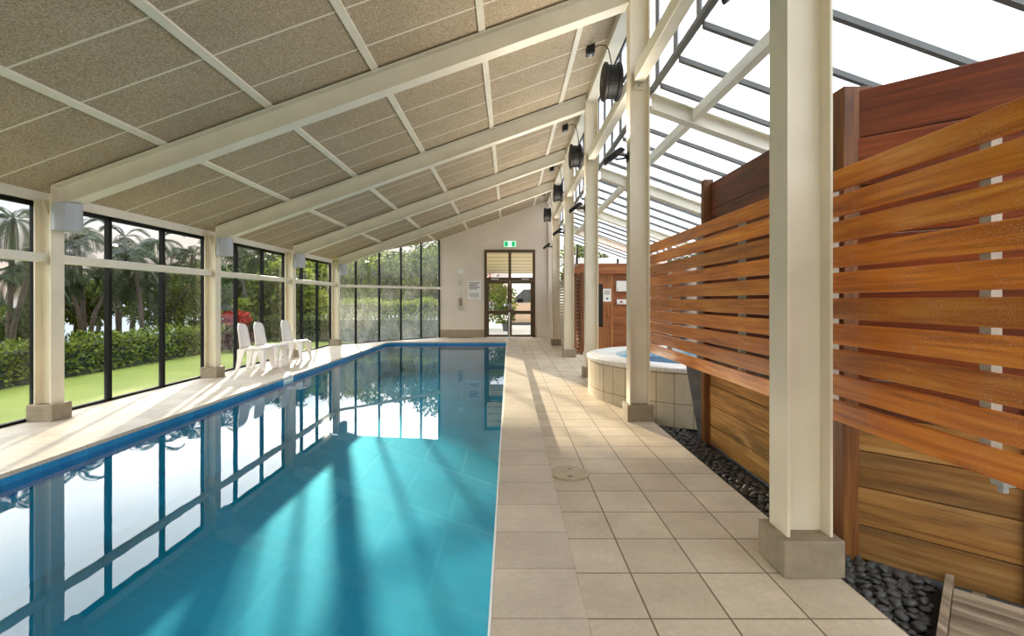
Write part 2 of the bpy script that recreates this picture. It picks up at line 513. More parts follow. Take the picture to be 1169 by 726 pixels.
# basin
D = -0.95
b = MB()
b.box(PXL-0.1, PXR+0.0, PYN-0.1, PYF+0.1, D-0.1, D)
b.box(PXL-0.15, PXL-0.004, PYN, PYF, D, -0.17)
b.box(PXR-0.013, PXR+0.0, PYN, PYF, D, -0.06)
b.box(PXL, PXR, PYF+0.004, PYF+0.15, D, -0.17)
b.box(PXL, PXR, PYN-0.15, PYN, D, -0.036)
pool = struct('pool_basin', b, M['pool'])
b = MB()
b.prism([(PXL-0.1, PYN), (PXL, PYN), (PXL, PYF-ch), (PXL+ch, PYF), (PXR-0.014, PYF), (PXR-0.014, PYF+0.1), (PXL+ch-0.06, PYF+0.1), (PXL-0.1, PYF-ch+0.06)], 2, -0.20, -0.036)
b.build('waterline_band', M['band'], pool)
b = MB().quad((PXL, PYN, -0.09), (PXR-0.012, PYN, -0.09), (PXR-0.012, PYF, -0.09), (PXL, PYF, -0.09))
tag(b.build('pool_water', M['water']), 'turquoise swimming pool water reflecting the tall windows', 'water', kind='stuff')

# depth marker on the waterline
dm = empty('depth_marker', (PXL, 8.6, -0.06), 'small white depth marker tile on the blue pool edge near the chairs', 'marker')
MB().box(PXL, PXL+0.008, 8.42, 8.78, -0.115, -0.004).build('plate', M['white'], dm)
b = MB()
for (a0, a1, c0, c1) in [(8.47, 8.49, -0.045, -0.015), (8.52, 8.58, -0.022, -0.015), (8.52, 8.58, -0.045, -0.038), (8.61, 8.63, -0.045, -0.015), (8.66, 8.72, -0.035, -0.02)]:
    MB().box(PXL+0.008, PXL+0.010, a0, a1, c0, c1).build('marking', M['ink'], dm)

# ------------------------------------------------------------------ walls
b = MB()
def wall_xz(b, x0, x1, y0, y1, z0, ztop):      # sloped top following the ceiling
    b.hexa([(x0,y0,z0),(x1,y0,z0),(x1,y1,z0),(x0,y1,z0),(x0,y0,ztop(x0)),(x1,y0,ztop(x1)),(x1,y1,ztop(x1)),(x0,y1,ztop(x0))])
DX0, DX1, DZ = -0.865, 0.926, 3.09
zt = lambda x: ZC(x)+0.06
wall_xz(b, P1[0], DX0, YB, YB+0.2, 0.0, zt)
wall_xz(b, DX1, 1.62, YB, YB+0.2, 0.0, zt)
b.hexa([(DX0,YB,DZ),(DX1,YB,DZ),(DX1,YB+0.2,DZ),(DX0,YB+0.2,DZ),(DX0,YB,zt(DX0)),(DX1,YB,zt(DX1)),(DX1,YB+0.2,zt(DX1)),(DX0,YB+0.2,zt(DX0))])
wall_back = struct('wall_back', b, M['wall'])
MB().box(1.0, 1.62, YB-0.10, YB-0.001, 0.0, 0.45).build('ledge', M['wall'], wall_back)
MB().box(1.38, 1.62, YB-0.09, YB-0.001, 0.45, 4.7).build('pier', M['wall'], wall_back)
struct('baseboard_back', MB().box(P1[0]+0.02, DX0-0.005, YB-0.018, YB-0.001, 0.0, 0.27), M['skirting'])
wn = empty('window_10', (WX, YN, 0)); wn['kind'] = 'structure'  # unseen end behind the viewer, glazed to let extra daylight into the foreground
for k in range(8):
    x = WX + (1.55-WX)*k/7
    MB().box(x-0.03, x+0.03, YN-0.06, YN-0.005, -0.05, ZC(x)-0.02).build('mullion', M['dark_frame'], wn)
b = MB(); wall_xz(b, WX, 1.55, YN-0.036, YN-0.028, -0.05, lambda x: ZC(x)-0.02)
b.build('glass_pane', M['glass'], wn)
b = MB(); wall_xz(b, 1.62, XR, YN-0.036, YN-0.028, -0.1, lambda x: ZG(x)-0.02)
b.build('glass_pane', M['glass'], wn)
struct('wall_right', MB().box(XR, XR+0.12, YN, YB, -0.1, ZG(XR)-0.12), M['wall'])

# ceiling
b = MB()
def ceil_poly(poly, b, t0=0.0, t1=0.06):
    n = len(poly); k = len(b.v)
    b.v += [(x, y, ZC(x)+t0) for x, y in poly] + [(x, y, ZC(x)+t1) for x, y in poly]
    b.f.append(tuple(range(k, k+n))[::-1]); b.f.append(tuple(range(k+n, k+2*n)))
    for i in range(n):
        j = (i+1) % n
        b.f.append((k+i, k+j, k+n+j, k+n+i))
ceil_poly([(WX-0.12, YN), (1.32, YN), (1.32, YB), (P1[0]-0.06, YB+0.06), (P1[0]-0.12, YB), (WX-0.12, P0[1]+0.07)], b)
ceiling = struct('ceiling', b, M['ceiling'])
for bx in [-3.73, -2.59, -1.45, -0.29, 0.87]:
    yend = YB if bx > P1[0] else P0[1] + (bx-WX)/(P1[0]-WX)*(P1[1]-P0[1]) - 0.05
    h = 0.035
    MB().hexa([(bx-h,YN,ZC(bx-h)-0.02),(bx+h,YN,ZC(bx+h)-0.02),(bx+h,yend,ZC(bx+h)-0.02),(bx-h,yend,ZC(bx-h)-0.02),
               (bx-h,YN,ZC(bx-h)),(bx+h,YN,ZC(bx+h)),(bx+h,yend,ZC(bx+h)),(bx-h,yend,ZC(bx-h))]).build('batten', M['steel2'], ceiling)
# edge beam at the top of the ceiling
MB().box(1.325, 1.50, YN, YB, ZC(1.325)-0.12, ZC(1.325)+0.10).build('edge_beam', M['steel2'], ceiling)
# eaves head over the left windows
MB().box(WX-0.10, WX+0.06, YN, P0[1], ZC(WX)-0.09, ZC(WX)+0.02).build('eaves_beam', M['steel2'], ceiling)

# ------------------------------------------------------------------ rafters
def ibeam_mb(b, xa, xb, zf, yc, depth, fw, tf=0.014, tw=0.012):
    for (o0, o1, hw) in [(-tf, 0, fw/2), (-depth, -depth+tf, fw/2), (-depth+tf, -tf, tw/2)]:
        b.slope_x(xa, xb, yc-hw, yc+hw, zf(xa)+o0, zf(xa)+o1, zf(xb)+o0, zf(xb)+o1)
    return b
rname = ['nearest sloping cream ceiling beam, cropped at the top of the picture', 'large sloping cream beam springing from the frontmost left column',
         'sloping cream ceiling beam springing from the second left column', 'sloping cream ceiling beam springing from the third left column', 'sloping cream ceiling beam nearest the back wall']
for k, yc in enumerate(CY):
    r = empty('rafter_beam', (-5.1, yc, ZC(-5.1)-0.1), rname[k], 'ceiling beam', 'sloping ceiling beams', 'thing')
    ibeam_mb(MB(), -4.94, 1.30, lambda x: ZC(x)-0.022, yc, 0.255, 0.17).build('beam', M['steel2'], r)
    MB().hexa([(-4.94, yc-0.09, ZC(-4.94)-0.33), (-4.925, yc-0.09, ZC(-4.94)-0.33), (-4.925, yc+0.09, ZC(-4.94)-0.33), (-4.94, yc+0.09, ZC(-4.94)-0.33),
               (-4.94, yc-0.09, ZC(-4.94)-0.03), (-4.925, yc-0.09, ZC(-4.94)-0.03), (-4.925, yc+0.09, ZC(-4.94)-0.03), (-4.94, yc+0.09, ZC(-4.94)-0.03)]).build('end_plate', M['steel'], r)

# ------------------------------------------------------------------ columns
def hsec(b, x0, x1, yc, fw, z0, z1, tf=0.013, tw=0.011):
    b.box(x0, x0+tf, yc-fw/2, yc+fw/2, z0, z1)
    b.box(x1-tf, x1, yc-fw/2, yc+fw/2, z0, z1)
    b.box(x0+tf, x1-tf, yc-tw/2, yc+tw/2, z0, z1)
    return b
# left row
LX0, LX1 = -5.13, -4.945
lab = [None, 'frontmost left cream steel column beside the lawn window', 'second left cream steel column, standing before the chairs',
       'third left cream steel column, standing behind the white chairs', 'far left cream steel column at the corner of the slanted glass wall']
for k, yc in enumerate(CY):
    c = empty('steel_column', (-5.04, yc, 0), lab[k] or 'cream steel column on the left wall beyond the picture edge', 'column', 'left row of steel columns', 'thing')
    zt_ = ZC(-5.13)-0.10
    hsec(MB(), LX0, LX1, yc, 0.165, 0.17, zt_).build('shaft', M['steel'], c)
    MB().box(-5.175, -4.895, yc-0.125, yc+0.125, 0.001, 0.175).build('plinth', M['plinth'], c, bevel=0.006)
    for sgn in (-1, 1):
        MB().prism([(yc+sgn*0.006, zt_), (yc+sgn*0.08, zt_), (yc+sgn*0.08, zt_-0.012), (yc+sgn*0.006, zt_-0.17)], 0, -5.05, -5.04).build('gusset', M['steel'], c)
        MB().box(-5.075, -4.985, yc+sgn*0.006 if sgn > 0 else yc-0.012, yc+0.012 if sgn > 0 else yc-0.006, 1.66, 1.86).build('bracket_plate', M['steel'], c)
        for dz in (0.03, 0.16):
            MB().tube([(-5.03, yc+sgn*0.012, 1.67+dz), (-5.03, yc+sgn*0.026, 1.67+dz)], 0.012, 8).build('bolt', M['zinc'], c)
# rails along the left windows
rl = ['cream rail across the nearest left window, at the picture edge', 'cream rail across the large left window behind the first column', 'cream rail across the left window above the white chairs', 'cream rail across the last left window before the corner']
for k in range(4):
    y0, y1 = CY[k]+0.03, CY[k+1]-0.03
    r = MB().box(-5.085, -5.005, y0, y1, 1.715, 1.81).build('window_rail', M['steel2'], None, bevel=0.006)
    tag(r, rl[k], 'rail', 'horizontal rails across the windows', 'thing')
# slanted wall rail
Ud = Vector((P1[0]-P0[0], P1[1]-P0[1])); LD = Ud.length; Ud = Ud/LD
Nd = (Ud[1], -Ud[0])     # towards the room
r = MB().obox(P0, Ud, Nd, 0.18, LD-0.03, 0.075, 0.14, 1.69, 1.77).build('window_rail', M['steel2'], None, bevel=0.005)
tag(r, 'cream rail across the slanted glass wall in the far corner', 'rail', 'horizontal rails across the windows', 'thing')

# right row
colx = lambda y: 1.432 - 0.0055*(y-2.4)
labr = ['nearest cream steel column, large in the right foreground', 'second right cream steel column, beside the near edge of the round spa', 'third right cream steel column, behind the round spa',
        'fourth right cream steel column, beside the lattice screens', 'farthest right cream steel column near the back door']
for k, yc in enumerate(CY):
    X = colx(yc)
    c = empty('steel_column', (X, yc, 0), labr[k], 'column', 'right row of steel columns', 'thing')
    hsec(MB(), X-0.108, X+0.108, yc, 0.165, 0.17, 4.66).build('shaft', M['steel'], c)
    MB().box(X-0.145, X+0.14, yc-0.125, yc+0.125, 0.001, 0.175).build('plinth', M['plinth'], c, bevel=0.006)
    MB().box(X-0.05, X+0.05, yc-0.018, yc-0.006, 3.60, 3.70).build('bracket_plate', M['steel'], c)
    MB().tube([(X+0.005, yc-0.018, 3.645), (X+0.005, yc-0.032, 3.645)], 0.014, 8).build('bolt', M['zinc'], c)
tl = ['longitudinal cream tie beam overhead between the two nearest right columns', 'longitudinal cream tie beam between the second and third right columns',
      'longitudinal cream tie beam between the third and fourth right columns', 'longitudinal cream tie beam between the two farthest right columns']
for k in range(4):
    X = colx(CY[k])-0.02
    b = MB().box(X-0.06, X+0.06, CY[k]+0.035, CY[k+1]-0.04, 3.67, 3.82).build('tie_beam', M['steel2'], None, bevel=0.008)
    tag(b, tl[k], 'beam', 'tie beams between the right columns', 'thing')

# ------------------------------------------------------------------ left windows
bays = [(YN, CY[0]-3.017), (CY[0]-3.017, CY[0])] + [(CY[k], CY[k+1]) for k in range(4)]
zt_w = ZC(WX)-0.09
for n, (y0, y1) in enumerate(bays):
    w = empty('window_%d' % (n+1), (WX, y0, 0)); w['kind'] = 'structure'
    L = y1-y0
    cnt = 3
    MB().box(WX-0.03, WX+0.03, y0+0.03, y1-0.03, zt_w-0.05, zt_w).build('head_frame', M['dark_frame'], w)
    MB().box(WX-0.03, WX+0.03, y0+0.03, y1-0.03, 0.0, 0.03).build('sill_frame', M['dark_frame'], w)
    ys = [y0 + L*i/cnt for i in range(cnt+1)]
    for i, yy in enumerate(ys):
        if i == cnt and n < len(bays)-1: continue
        MB().box(WX-0.03, WX+0.03, yy-0.028, yy+0.028, 0.0, zt_w).build('mullion', M['dark_frame'], w)
    for i in range(cnt):
        MB().box(WX-0.004, WX+0.004, ys[i]+0.03, ys[i+1]-0.03, 0.03, zt_w-0.05).build('glass_pane', M['glass'], w)
# slanted glass wall
w = empty('window_7', (P0[0], P0[1], 0)); w['kind'] = 'structure'
zu = lambda u: ZC(P0[0]+Ud[0]*u)-0.02
def dbox(b, u0, u1, n0, n1, z0, z1a, z1b):
    q = lambda u, n, z: (P0[0]+Ud[0]*u+Nd[0]*n, P0[1]+Ud[1]*u+Nd[1]*n, z)
    b.hexa([q(u0,n0,z0),q(u1,n0,z0),q(u1,n1,z0),q(u0,n1,z0),q(u0,n0,z1a),q(u1,n0,z1b),q(u1,n1,z1b),q(u0,n1,z1a)])
    return b
for i in range(1, 6):
    u = LD*i/5
    u = min(u, LD-0.03)
    dbox(MB(), u-0.024, u+0.024, -0.025, 0.025, 0.0, zu(u-0.024), zu(u+0.024)).build('mullion', M['dark_frame'], w)
for i in range(5):
    u0, u1 = LD*i/5+0.02, LD*(i+1)/5-0.035
    dbox(MB(), u0, u1, -0.004, 0.004, 0.02, zu(u0), zu(u1)).build('glass_pane', M['glass_mist'], w)
dbox(MB(), 0.02, LD-0.07, -0.03, 0.03, 0.0, 0.025, 0.025).build('sill_frame', M['dark_frame'], w)

# ------------------------------------------------------------------ clerestory and glass roof
BY = [2.95-0.58*12 + 0.58*k for k in range(37)]
BY = [y for y in BY if YN+0.1 < y < YB-0.1]
cl = empty('window_8', (1.56, 0, 3.6)); cl['kind'] = 'structure'
MB().box(1.575, 1.585, YN, YB, 3.62, 4.95).build('glass_pane', M['opal'], cl)
MB().box(1.545, 1.60, YN, YB, 3.585, 3.635).build('sill_frame', M['glaze_bar'], cl)
MB().box(1.50, 1.62, YN, YB, 4.80, 4.95).build('head_frame', M['dark_frame'], cl)
for y in BY:
    MB().box(1.55, 1.595, y-0.02, y+0.02, 3.635, 4.80).build('mullion', M['glaze_bar'], cl)
gr = empty('ceiling_glazed', (1.6, 0, 3.6)); gr['kind'] = 'structure'
MB().slope_x(1.60, XR+0.1, YN, YB, ZG(1.60)+0.0, ZG(1.60)+0.008, ZG(XR+0.1)+0.0, ZG(XR+0.1)+0.008).build('glass_pane', M['opal'], gr)
for y in BY:
    MB().slope_x(1.60, XR+0.1, y-0.022, y+0.022, ZG(1.60)-0.05, ZG(1.60)-0.001, ZG(XR+0.1)-0.05, ZG(XR+0.1)-0.001).build('glazing_bar', M['glaze_bar'], gr)
rl2 = ['sloping cream beam under the glass roof beside the nearest right column', 'sloping cream beam under the glass roof, springing from the second right column', 'sloping cream beam under the glass roof, springing from the third right column',
       'sloping cream beam under the glass roof, springing from the fourth right column', 'sloping cream beam under the glass roof at the farthest right column']
for k, yc in enumerate(CY):
    r = empty('roof_beam', (1.6, yc, 3.4), rl2[k], 'roof beam', 'beams under the glass roof', 'thing')
    ibeam_mb(MB(), 1.56, XR-0.02, lambda x: ZG(x)-0.055, yc, 0.18, 0.13).build('beam', M['steel2'], r)
    MB().box(2.0, 2.012, yc-0.07, yc-0.008, ZG(2.0)-0.20, ZG(2.0)-0.08).build('cleat_plate', M['steel'], r)
pl = ['longitudinal cream purlin under the glass roof nearest the viewer', 'longitudinal cream purlin under the glass roof, above the near edge of the spa', 'longitudinal cream purlin under the glass roof, beyond the spa',
      'longitudinal cream purlin under the glass roof, nearest the back wall']
for k in range(4):
    b = MB().box(1.985, 2.065, CY[k]+0.075, CY[k+1]-0.075, ZG(2.02)-0.19, ZG(2.02)-0.075).build('roof_purlin', M['steel2'], None, bevel=0.006)
    tag(b, pl[k], 'purlin', 'purlins under the glass roof', 'thing')
# glazed end of the lean-to
w = empty('window_9', (1.65, YB+0.05, 0)); w['kind'] = 'structure'
def zend(x): return ZG(x)-0.01
for x in (1.68, 2.40, 3.12, 3.84, 4.55):
    MB().box(x-0.03, x+0.03, YB, YB+0.1, 0, zend(x+0.03)).build('mullion', M['dark_frame'], w)
MB().box(1.65, 3.9, YB+0.02, YB+0.08, 2.60, 2.80).build('mid_rail', M['white'], w)
b = MB(); b.hexa([(1.65,YB+0.045,0),(4.55,YB+0.045,0),(4.55,YB+0.055,0),(1.65,YB+0.055,0),(1.65,YB+0.045,zend(1.65)),(4.55,YB+0.045,zend(4.55)),(4.55,YB+0.055,zend(4.55)),(1.65,YB+0.055,zend(1.65))])
b.build('glass_pane', M['glass'], w)

# ------------------------------------------------------------------ back door
d = empty('door_1', (0.03, YB, 0)); d['kind'] = 'structure'
fy0, fy1 = YB-0.03, YB+0.09
b = MB().box(DX0, DX0+0.09, fy0, fy1, 0, DZ).box(DX1-0.09, DX1, fy0, fy1, 0, DZ).box(DX0+0.09, DX1-0.09, fy0, fy1, DZ-0.10, DZ)
xm = (DX0+DX1)/2
b.box(DX0+0.09, DX1-0.09, fy0, fy1, 1.99, 2.11).box(xm-0.05, xm+0.05, fy0, fy1, 2.11, DZ-0.10)
b.build('frame', M['door_wood'], d)
for sx, (x0, x1) in enumerate([(DX0+0.092, xm-0.003), (xm+0.003, DX1-0.092)]):
    lf = MB().box(x0, x0+0.07, fy0+0.02, fy1-0.02, 0.015, 1.985).box(x1-0.07, x1, fy0+0.02, fy1-0.02, 0.015, 1.985)
    lf.box(x0+0.07, x1-0.07, fy0+0.02, fy1-0.02, 1.90, 1.985).box(x0+0.07, x1-0.07, fy0+0.02, fy1-0.02, 0.82, 0.94).box(x0+0.07, x1-0.07, fy0+0.02, fy1-0.02, 0.015, 0.09)
    leaf = lf.build('door_leaf', M['door_wood'], d)
    MB().box(x0+0.07, x1-0.07, YB+0.026, YB+0.034, 0.09, 0.82).build('glass_pane', M['glass'], leaf)
    MB().box(x0+0.07, x1-0.07, YB+0.026, YB+0.034, 0.94, 1.90).build('glass_pane', M['glass'], leaf)
    xh = x1-0.035 if sx == 0 else x0+0.035
    MB().tube([(xh, fy0+0.02, 0.98), (xh, fy0-0.03, 0.98), (xh, fy0-0.03, 1.18), (xh, fy0+0.02, 1.18)], 0.01, 8).build('handle', M['zinc'], leaf)
    MB().box(x0+0.03, x1-0.003, YB+0.026, YB+0.034, 2.112, DZ-0.102).build('transom_pane', M['glass'], d)
    cxs = (x0+x1)/2 + (-0.12 if sx == 0 else 0.14)
    MB().box(cxs-0.13, cxs+0.13, fy0-0.004, fy0, 2.035, 2.06).build('sticker', M['paper'], d)
MB().box(0.30, 0.50, YB+0.018, YB+0.024, 1.22, 1.36).build('dark_sticker', M['black'], d)

# exit sign
e = empty('exit_sign', (0.03, YB-0.06, 3.2), 'green illuminated running man exit sign above the back door', 'exit sign')
ex0, ex1, ez0, ez1 = -0.19, 0.25, 3.17, 3.40
MB().box(ex0, ex1, YB-0.06, YB-0.001, ez0, ez1).build('housing', M['white'], e, bevel=0.01)
MB().box(ex0+0.012, ex1-0.012, YB-0.064, YB-0.061, ez0+0.012, ez1-0.012).build('face', M['exit_pale'], e)
b = MB().box(-0.155, -0.035, YB-0.067, YB-0.0645, 3.205, 3.365).box(0.095, 0.205, YB-0.067, YB-0.0645, 3.205, 3.365)
b.build('green_panel', M['exit_green'], e)
MB().box(-0.03, 0.09, YB-0.067, YB-0.0645, 3.20, 3.37).build('doorway_symbol', M['exit_white'], e)
b = MB()
yy = YB-0.0695
b.lathe((0.045, yy, 3.345), [(0.0, 0.0), (0.013, 0.0), (0.013, 0.002), (0, 0.002)], 12, 1)
for (pa, pb, r) in [((0.04, 3.325), (0.025, 3.275), 0.010), ((0.025, 3.275), (0.05, 3.25), 0.008), ((0.05, 3.25), (0.035, 3.215), 0.007), ((0.025, 3.275), (0.0, 3.25), 0.008), ((0.0, 3.25), (-0.02, 3.245), 0.006), ((0.038, 3.318), (0.065, 3.295), 0.006), ((0.038, 3.318), (0.01, 3.305), 0.006)]:
    dv = Vector((pb[0]-pa[0], pb[1]-pa[1])).normalized(); nv = (-dv[1]*r, dv[0]*r)
    b.prism([(pa[0]-nv[0], pa[1]-nv[1]), (pb[0]-nv[0], pb[1]-nv[1]), (pb[0]+nv[0], pb[1]+nv[1]), (pa[0]+nv[0], pa[1]+nv[1])], 1, yy, yy+0.002)
b.build('running_figure', M['exit_green'], e)

# notice on the back wall
n = empty('wall_notice', (-1.2, YB, 1.7), 'white printed notice on the back wall beside the door', 'notice')
MB().box(-1.44, -1.0, YB-0.012, YB-0.001, 1.62, 1.98).build('panel', M['paper'], n)
MB().box(-1.44, -1.0, YB-0.012, YB-0.001, 1.36, 1.58).build('panel', M['paper'], n)
b = MB()
for i, zz in enumerate([1.93, 1.885, 1.84, 1.795, 1.745, 1.70]):
    b.box(-1.41, -1.03 - (0.08 if i % 3 == 2 else 0), YB-0.014, YB-0.0125, zz-0.014, zz+0.012)
for i, zz in enumerate([1.54, 1.50, 1.46, 1.42]):
    b.box(-1.38 if i % 2 else -1.41, -1.05, YB-0.014, YB-0.0125, zz-0.009, zz+0.008)
b.build('print', M['ink'], n)

# shower on the back wall
s_ = empty('wall_shower', (-1.70, YB, 1.1), 'white wall shower with riser rail on the back wall', 'shower')
xs = -1.70
MB().tube([(xs, YB-0.04, 1.10), (xs, YB-0.04, 2.05)], 0.011, 8).build('riser_rail', M['chrome'], s_)
MB().lathe((xs, YB-0.10, 2.33), [(0, 0), (0.085, 0), (0.085, 0.03), (0.03, 0.06), (0.02, 0.099)], 20, 1).build('shower_rose', M['white'], s_, smooth=False)
for zz in (1.92, 2.03): MB().box(xs-0.035, xs+0.035, YB-0.07, YB-0.001, zz-0.03, zz+0.03).build('rail_bracket', M['chrome'], s_, bevel=0.008)
MB().box(xs-0.06, xs+0.06, YB-0.07, YB-0.001, 1.12, 1.38).build('mixer_box', M['plinth'], s_, bevel=0.01)
MB().box(xs-0.08, xs+0.08, YB-0.10, YB-0.071, 0.98, 1.06).build('soap_tray', M['zinc'], s_, bevel=0.01)
MB().box(xs-0.06, xs+0.06, YB-0.071, YB-0.001, 1.0, 1.06).build('tray_bracket', M['zinc'], s_)

tag(MB().box(-2.1, -1.25, YB-0.30, YB-0.14, 0.001, 0.012).build('drain_grate', M['glaze_bar'], None, bevel=0.002), 'dark strip drain grate on the floor below the wall shower', 'drain', kind='thing')

# grab rail at the pool end
g = empty('grab_rail', (0.0, 15.05, 0.1), 'white upright grab rail on the coping at the far pool end', 'grab rail')
pts = [(0.01, 15.05, 0.10), (0.01, 15.05, 0.78)] + [(0.01, 15.05+0.18*(1-math.cos(a)), 0.78+0.14*math.sin(a)) for a in np.linspace(0.3, PI-0.3, 7)] + [(0.01, 15.41, 0.78), (0.01, 15.41, 0.10)]
MB().tube(pts, 0.022, 10).build('tube', M['white'], g, smooth=True)
for yy in (15.05, 15.41):
    MB().lathe((0.01, yy, 0.10), [(0.0, 0.012), (0.045, 0.012), (0.05, 0.0)], 16).build('base_flange', M['chrome'], g)

# round cover in the deck
mc = empty('access_cover', (0.46, 3.74, 0), 'round beige access cover set in the deck beside the pool coping', 'cover')
MB().lathe((0.452, 3.74, 0.0), [(0.148, 0.001), (0.148, 0.010), (0.140, 0.016), (0.128, 0.016), (0.126, 0.012)], 40).build('rim', M['cover'], mc)
MB().lathe((0.452, 3.74, 0.0), [(0.125, 0.004), (0.125, 0.014), (0.03, 0.015), (0.0, 0.015)], 40).build('lid', M['cover'], mc)
MB().box(0.43, 0.465, 3.645, 3.662, 0.0145, 0.0165).build('lifting_slot', M['black'], mc)
MB().box(0.445, 0.475, 3.80, 3.812, 0.0145, 0.0165).build('lifting_slot', M['black'], mc)

# ------------------------------------------------------------------ lamps and gadgets on the columns
wl = ['grey half round wall lamp high on the frontmost left column', 'grey half round wall lamp on the second left column', 'grey half round wall lamp on the third left column', 'grey half round wall lamp on the far corner column']
proto = None
for k in range(4):
    yc = CY[k+1]
    if proto is None:
        l = empty('wall_lamp', (-4.945, yc, 2.20), wl[0], 'wall lamp', 'grey wall lamps on the left columns')
        MB().box(-4.944, -4.90, yc-0.06, yc+0.06, 2.12, 2.28).build('mount', M['grey_lamp'], l, bevel=0.004)
        prof = [(-4.90, yc-0.13), (-4.86, yc-0.14)] + [(-4.86+0.155*math.sin(a), yc-0.14*math.cos(a)) for a in np.linspace(0.15, PI-0.15, 12)] + [(-4.86, yc+0.14), (-4.90, yc+0.13)]
        MB().prism(prof, 2, 2.055, 2.355).build('shade', M['grey_lamp'], l, bevel=0.006)
        proto = l
    else:
        copy_tree(proto, (0, yc-CY[1], 0), wl[k])

# floodlights on the right columns
fl = ['black floodlight on a bracket on the second right column', 'black floodlight on a bracket on the third right column', 'black floodlight on a bracket on the fourth right column', 'black floodlight on a bracket on the farthest right column']
FLOOD_W = 15.0
def floodlight(X, yc, label):
    f = empty('floodlight', (X-0.108, yc, 2.88), label, 'floodlight', 'black floodlights on the right columns')
    xa = X-0.109
    MB().box(xa-0.012, xa, yc-0.05, yc+0.05, 2.82, 2.92).build('wall_plate', M['black'], f)
    for s in (-1, 1):
        MB().tube([(xa-0.012, yc+s*0.03, 2.87), (xa-0.10, yc+s*0.085, 2.87), (xa-0.15, yc+s*0.085, 2.885)], 0.012, 8).build('bracket_arm', M['black'], f)
    c = Vector((xa-0.15, yc, 2.89)); ux = Vector((0.80, 0, 0.60)); uz = Vector((-0.60, 0, 0.80))
    def q(u, v, w): p = c + ux*u + uz*w; return (p.x, yc+v, p.z)
    b = MB()
    b.hexa([q(-0.14,-0.07,-0.03), q(0.12,-0.07,-0.03), q(0.12,0.07,-0.03), q(-0.14,0.07,-0.03), q(-0.13,-0.055,0.03), q(0.10,-0.055,0.03), q(0.10,0.055,0.03), q(-0.13,0.055,0.03)])
    b.build('lamp_body', M['black'], f, bevel=0.012)
    MB().hexa([q(-0.11,-0.05,0.031), q(0.08,-0.05,0.031), q(0.08,0.05,0.031), q(-0.11,0.05,0.031), q(-0.11,-0.05,0.035), q(0.08,-0.05,0.035), q(0.08,0.05,0.035), q(-0.11,0.05,0.035)]).build('lens', M['grey_lamp'], f)
    ld = bpy.data.lights.new('flood_fill', 'AREA'); ld.shape = 'RECTANGLE'; ld.size = 0.18; ld.size_y = 0.10; ld.energy = FLOOD_W; ld.color = (1.0, 0.92, 0.80)  # fill light added inside the fixture to brighten the ceiling
    lo = bpy.data.objects.new('flood_fill', ld); COL.objects.link(lo)
    lo.location = q(-0.015, 0, 0.04); lo.rotation_euler = uz.to_track_quat('-Z', 'Y').to_euler()
for k in range(4): floodlight(colx(CY[k+1]), CY[k+1], fl[k])
floodlight(colx(CY[0]), CY[0], 'black floodlight on a bracket on the nearest right column')

# black drum units
dl = ['round black drum fan high beside the second right column', 'round black drum fan high beside the third right column', 'round black drum fan high beside the fourth right column', 'round black drum fan high beside the farthest right column']
for k in range(4):
    yc = CY[k+1]+0.36; X = colx(yc)-0.12
    f = empty('drum_fan', (X, yc, 3.85), dl[k], 'fan', 'black drums on the right columns')
    MB().lathe((X-0.20, yc, 3.85), [(0, 0.0), (0.19, 0.0), (0.215, 0.012), (0.215, 0.035), (0.19, 0.05), (0.185, 0.15), (0.215, 0.165), (0.215, 0.19), (0.19, 0.205), (0, 0.205)], 32, 0).build('drum', M['blackgloss'], f, smooth=False)
    MB().box(X-0.205, X-0.202, yc-0.05, yc+0.05, 3.80, 3.90).build('hub', M['black'], f, bevel=0.01)
    MB().box(X+0.03, X+0.055, CY[k+1]+0.084, yc+0.02, 3.845, 3.875).build('support_arm', M['black'], f)
    MB().box(X+0.0055, X+0.03, yc-0.02, yc+0.02, 3.84, 3.88).build('axle', M['zinc'], f)
# sensors on the ceiling
sl = ['small black ceiling sensor with trailing cable, nearest of the row', 'small black ceiling sensor with cable, second of the row', 'small black ceiling sensor with cable, third of the row', 'small black ceiling sensor with cable, nearest the back wall']
proto = None
for k in range(4):
    y0 = 6.72
    if proto is None:
        s_ = empty('ceiling_sensor', (1.09, y0, ZC(1.09)), sl[0], 'sensor', 'small black sensors on the ceiling')
        b = MB(); zt_ = ZC(1.05)
        b.hexa([(1.04,y0-0.06,zt_-0.11),(1.15,y0-0.06,zt_-0.09),(1.15,y0+0.06,zt_-0.09),(1.04,y0+0.06,zt_-0.11),(1.04,y0-0.06,ZC(1.04)-0.001),(1.15,y0-0.06,ZC(1.15)-0.001),(1.15,y0+0.06,ZC(1.15)-0.001),(1.04,y0+0.06,ZC(1.04)-0.001)])
        b.build('housing', M['black'], s_, bevel=0.008)
        MB().tube([(1.09, y0-0.0, zt_-0.10), (1.09, y0, zt_-0.13)], [0.03, 0.02], 12).build('sensor_eye', M['grey_lamp'], s_)
        MB().tube([(1.15, y0, ZC(1.15)-0.04), (1.22, y0-0.02, ZC(1.2)-0.03), (1.27, y0-0.12, ZC(1.25)-0.10), (1.29, y0-0.25, ZC(1.25)-0.22), (1.30, y0-0.36, ZC(1.25)-0.42), (1.31, y0-0.42, ZC(1.25)-0.60)], 0.007, 6).build('cable', M['black'], s_, smooth=True)
        proto = s_
    else:
        copy_tree(proto, (0, 3.017*k, 0), sl[k])

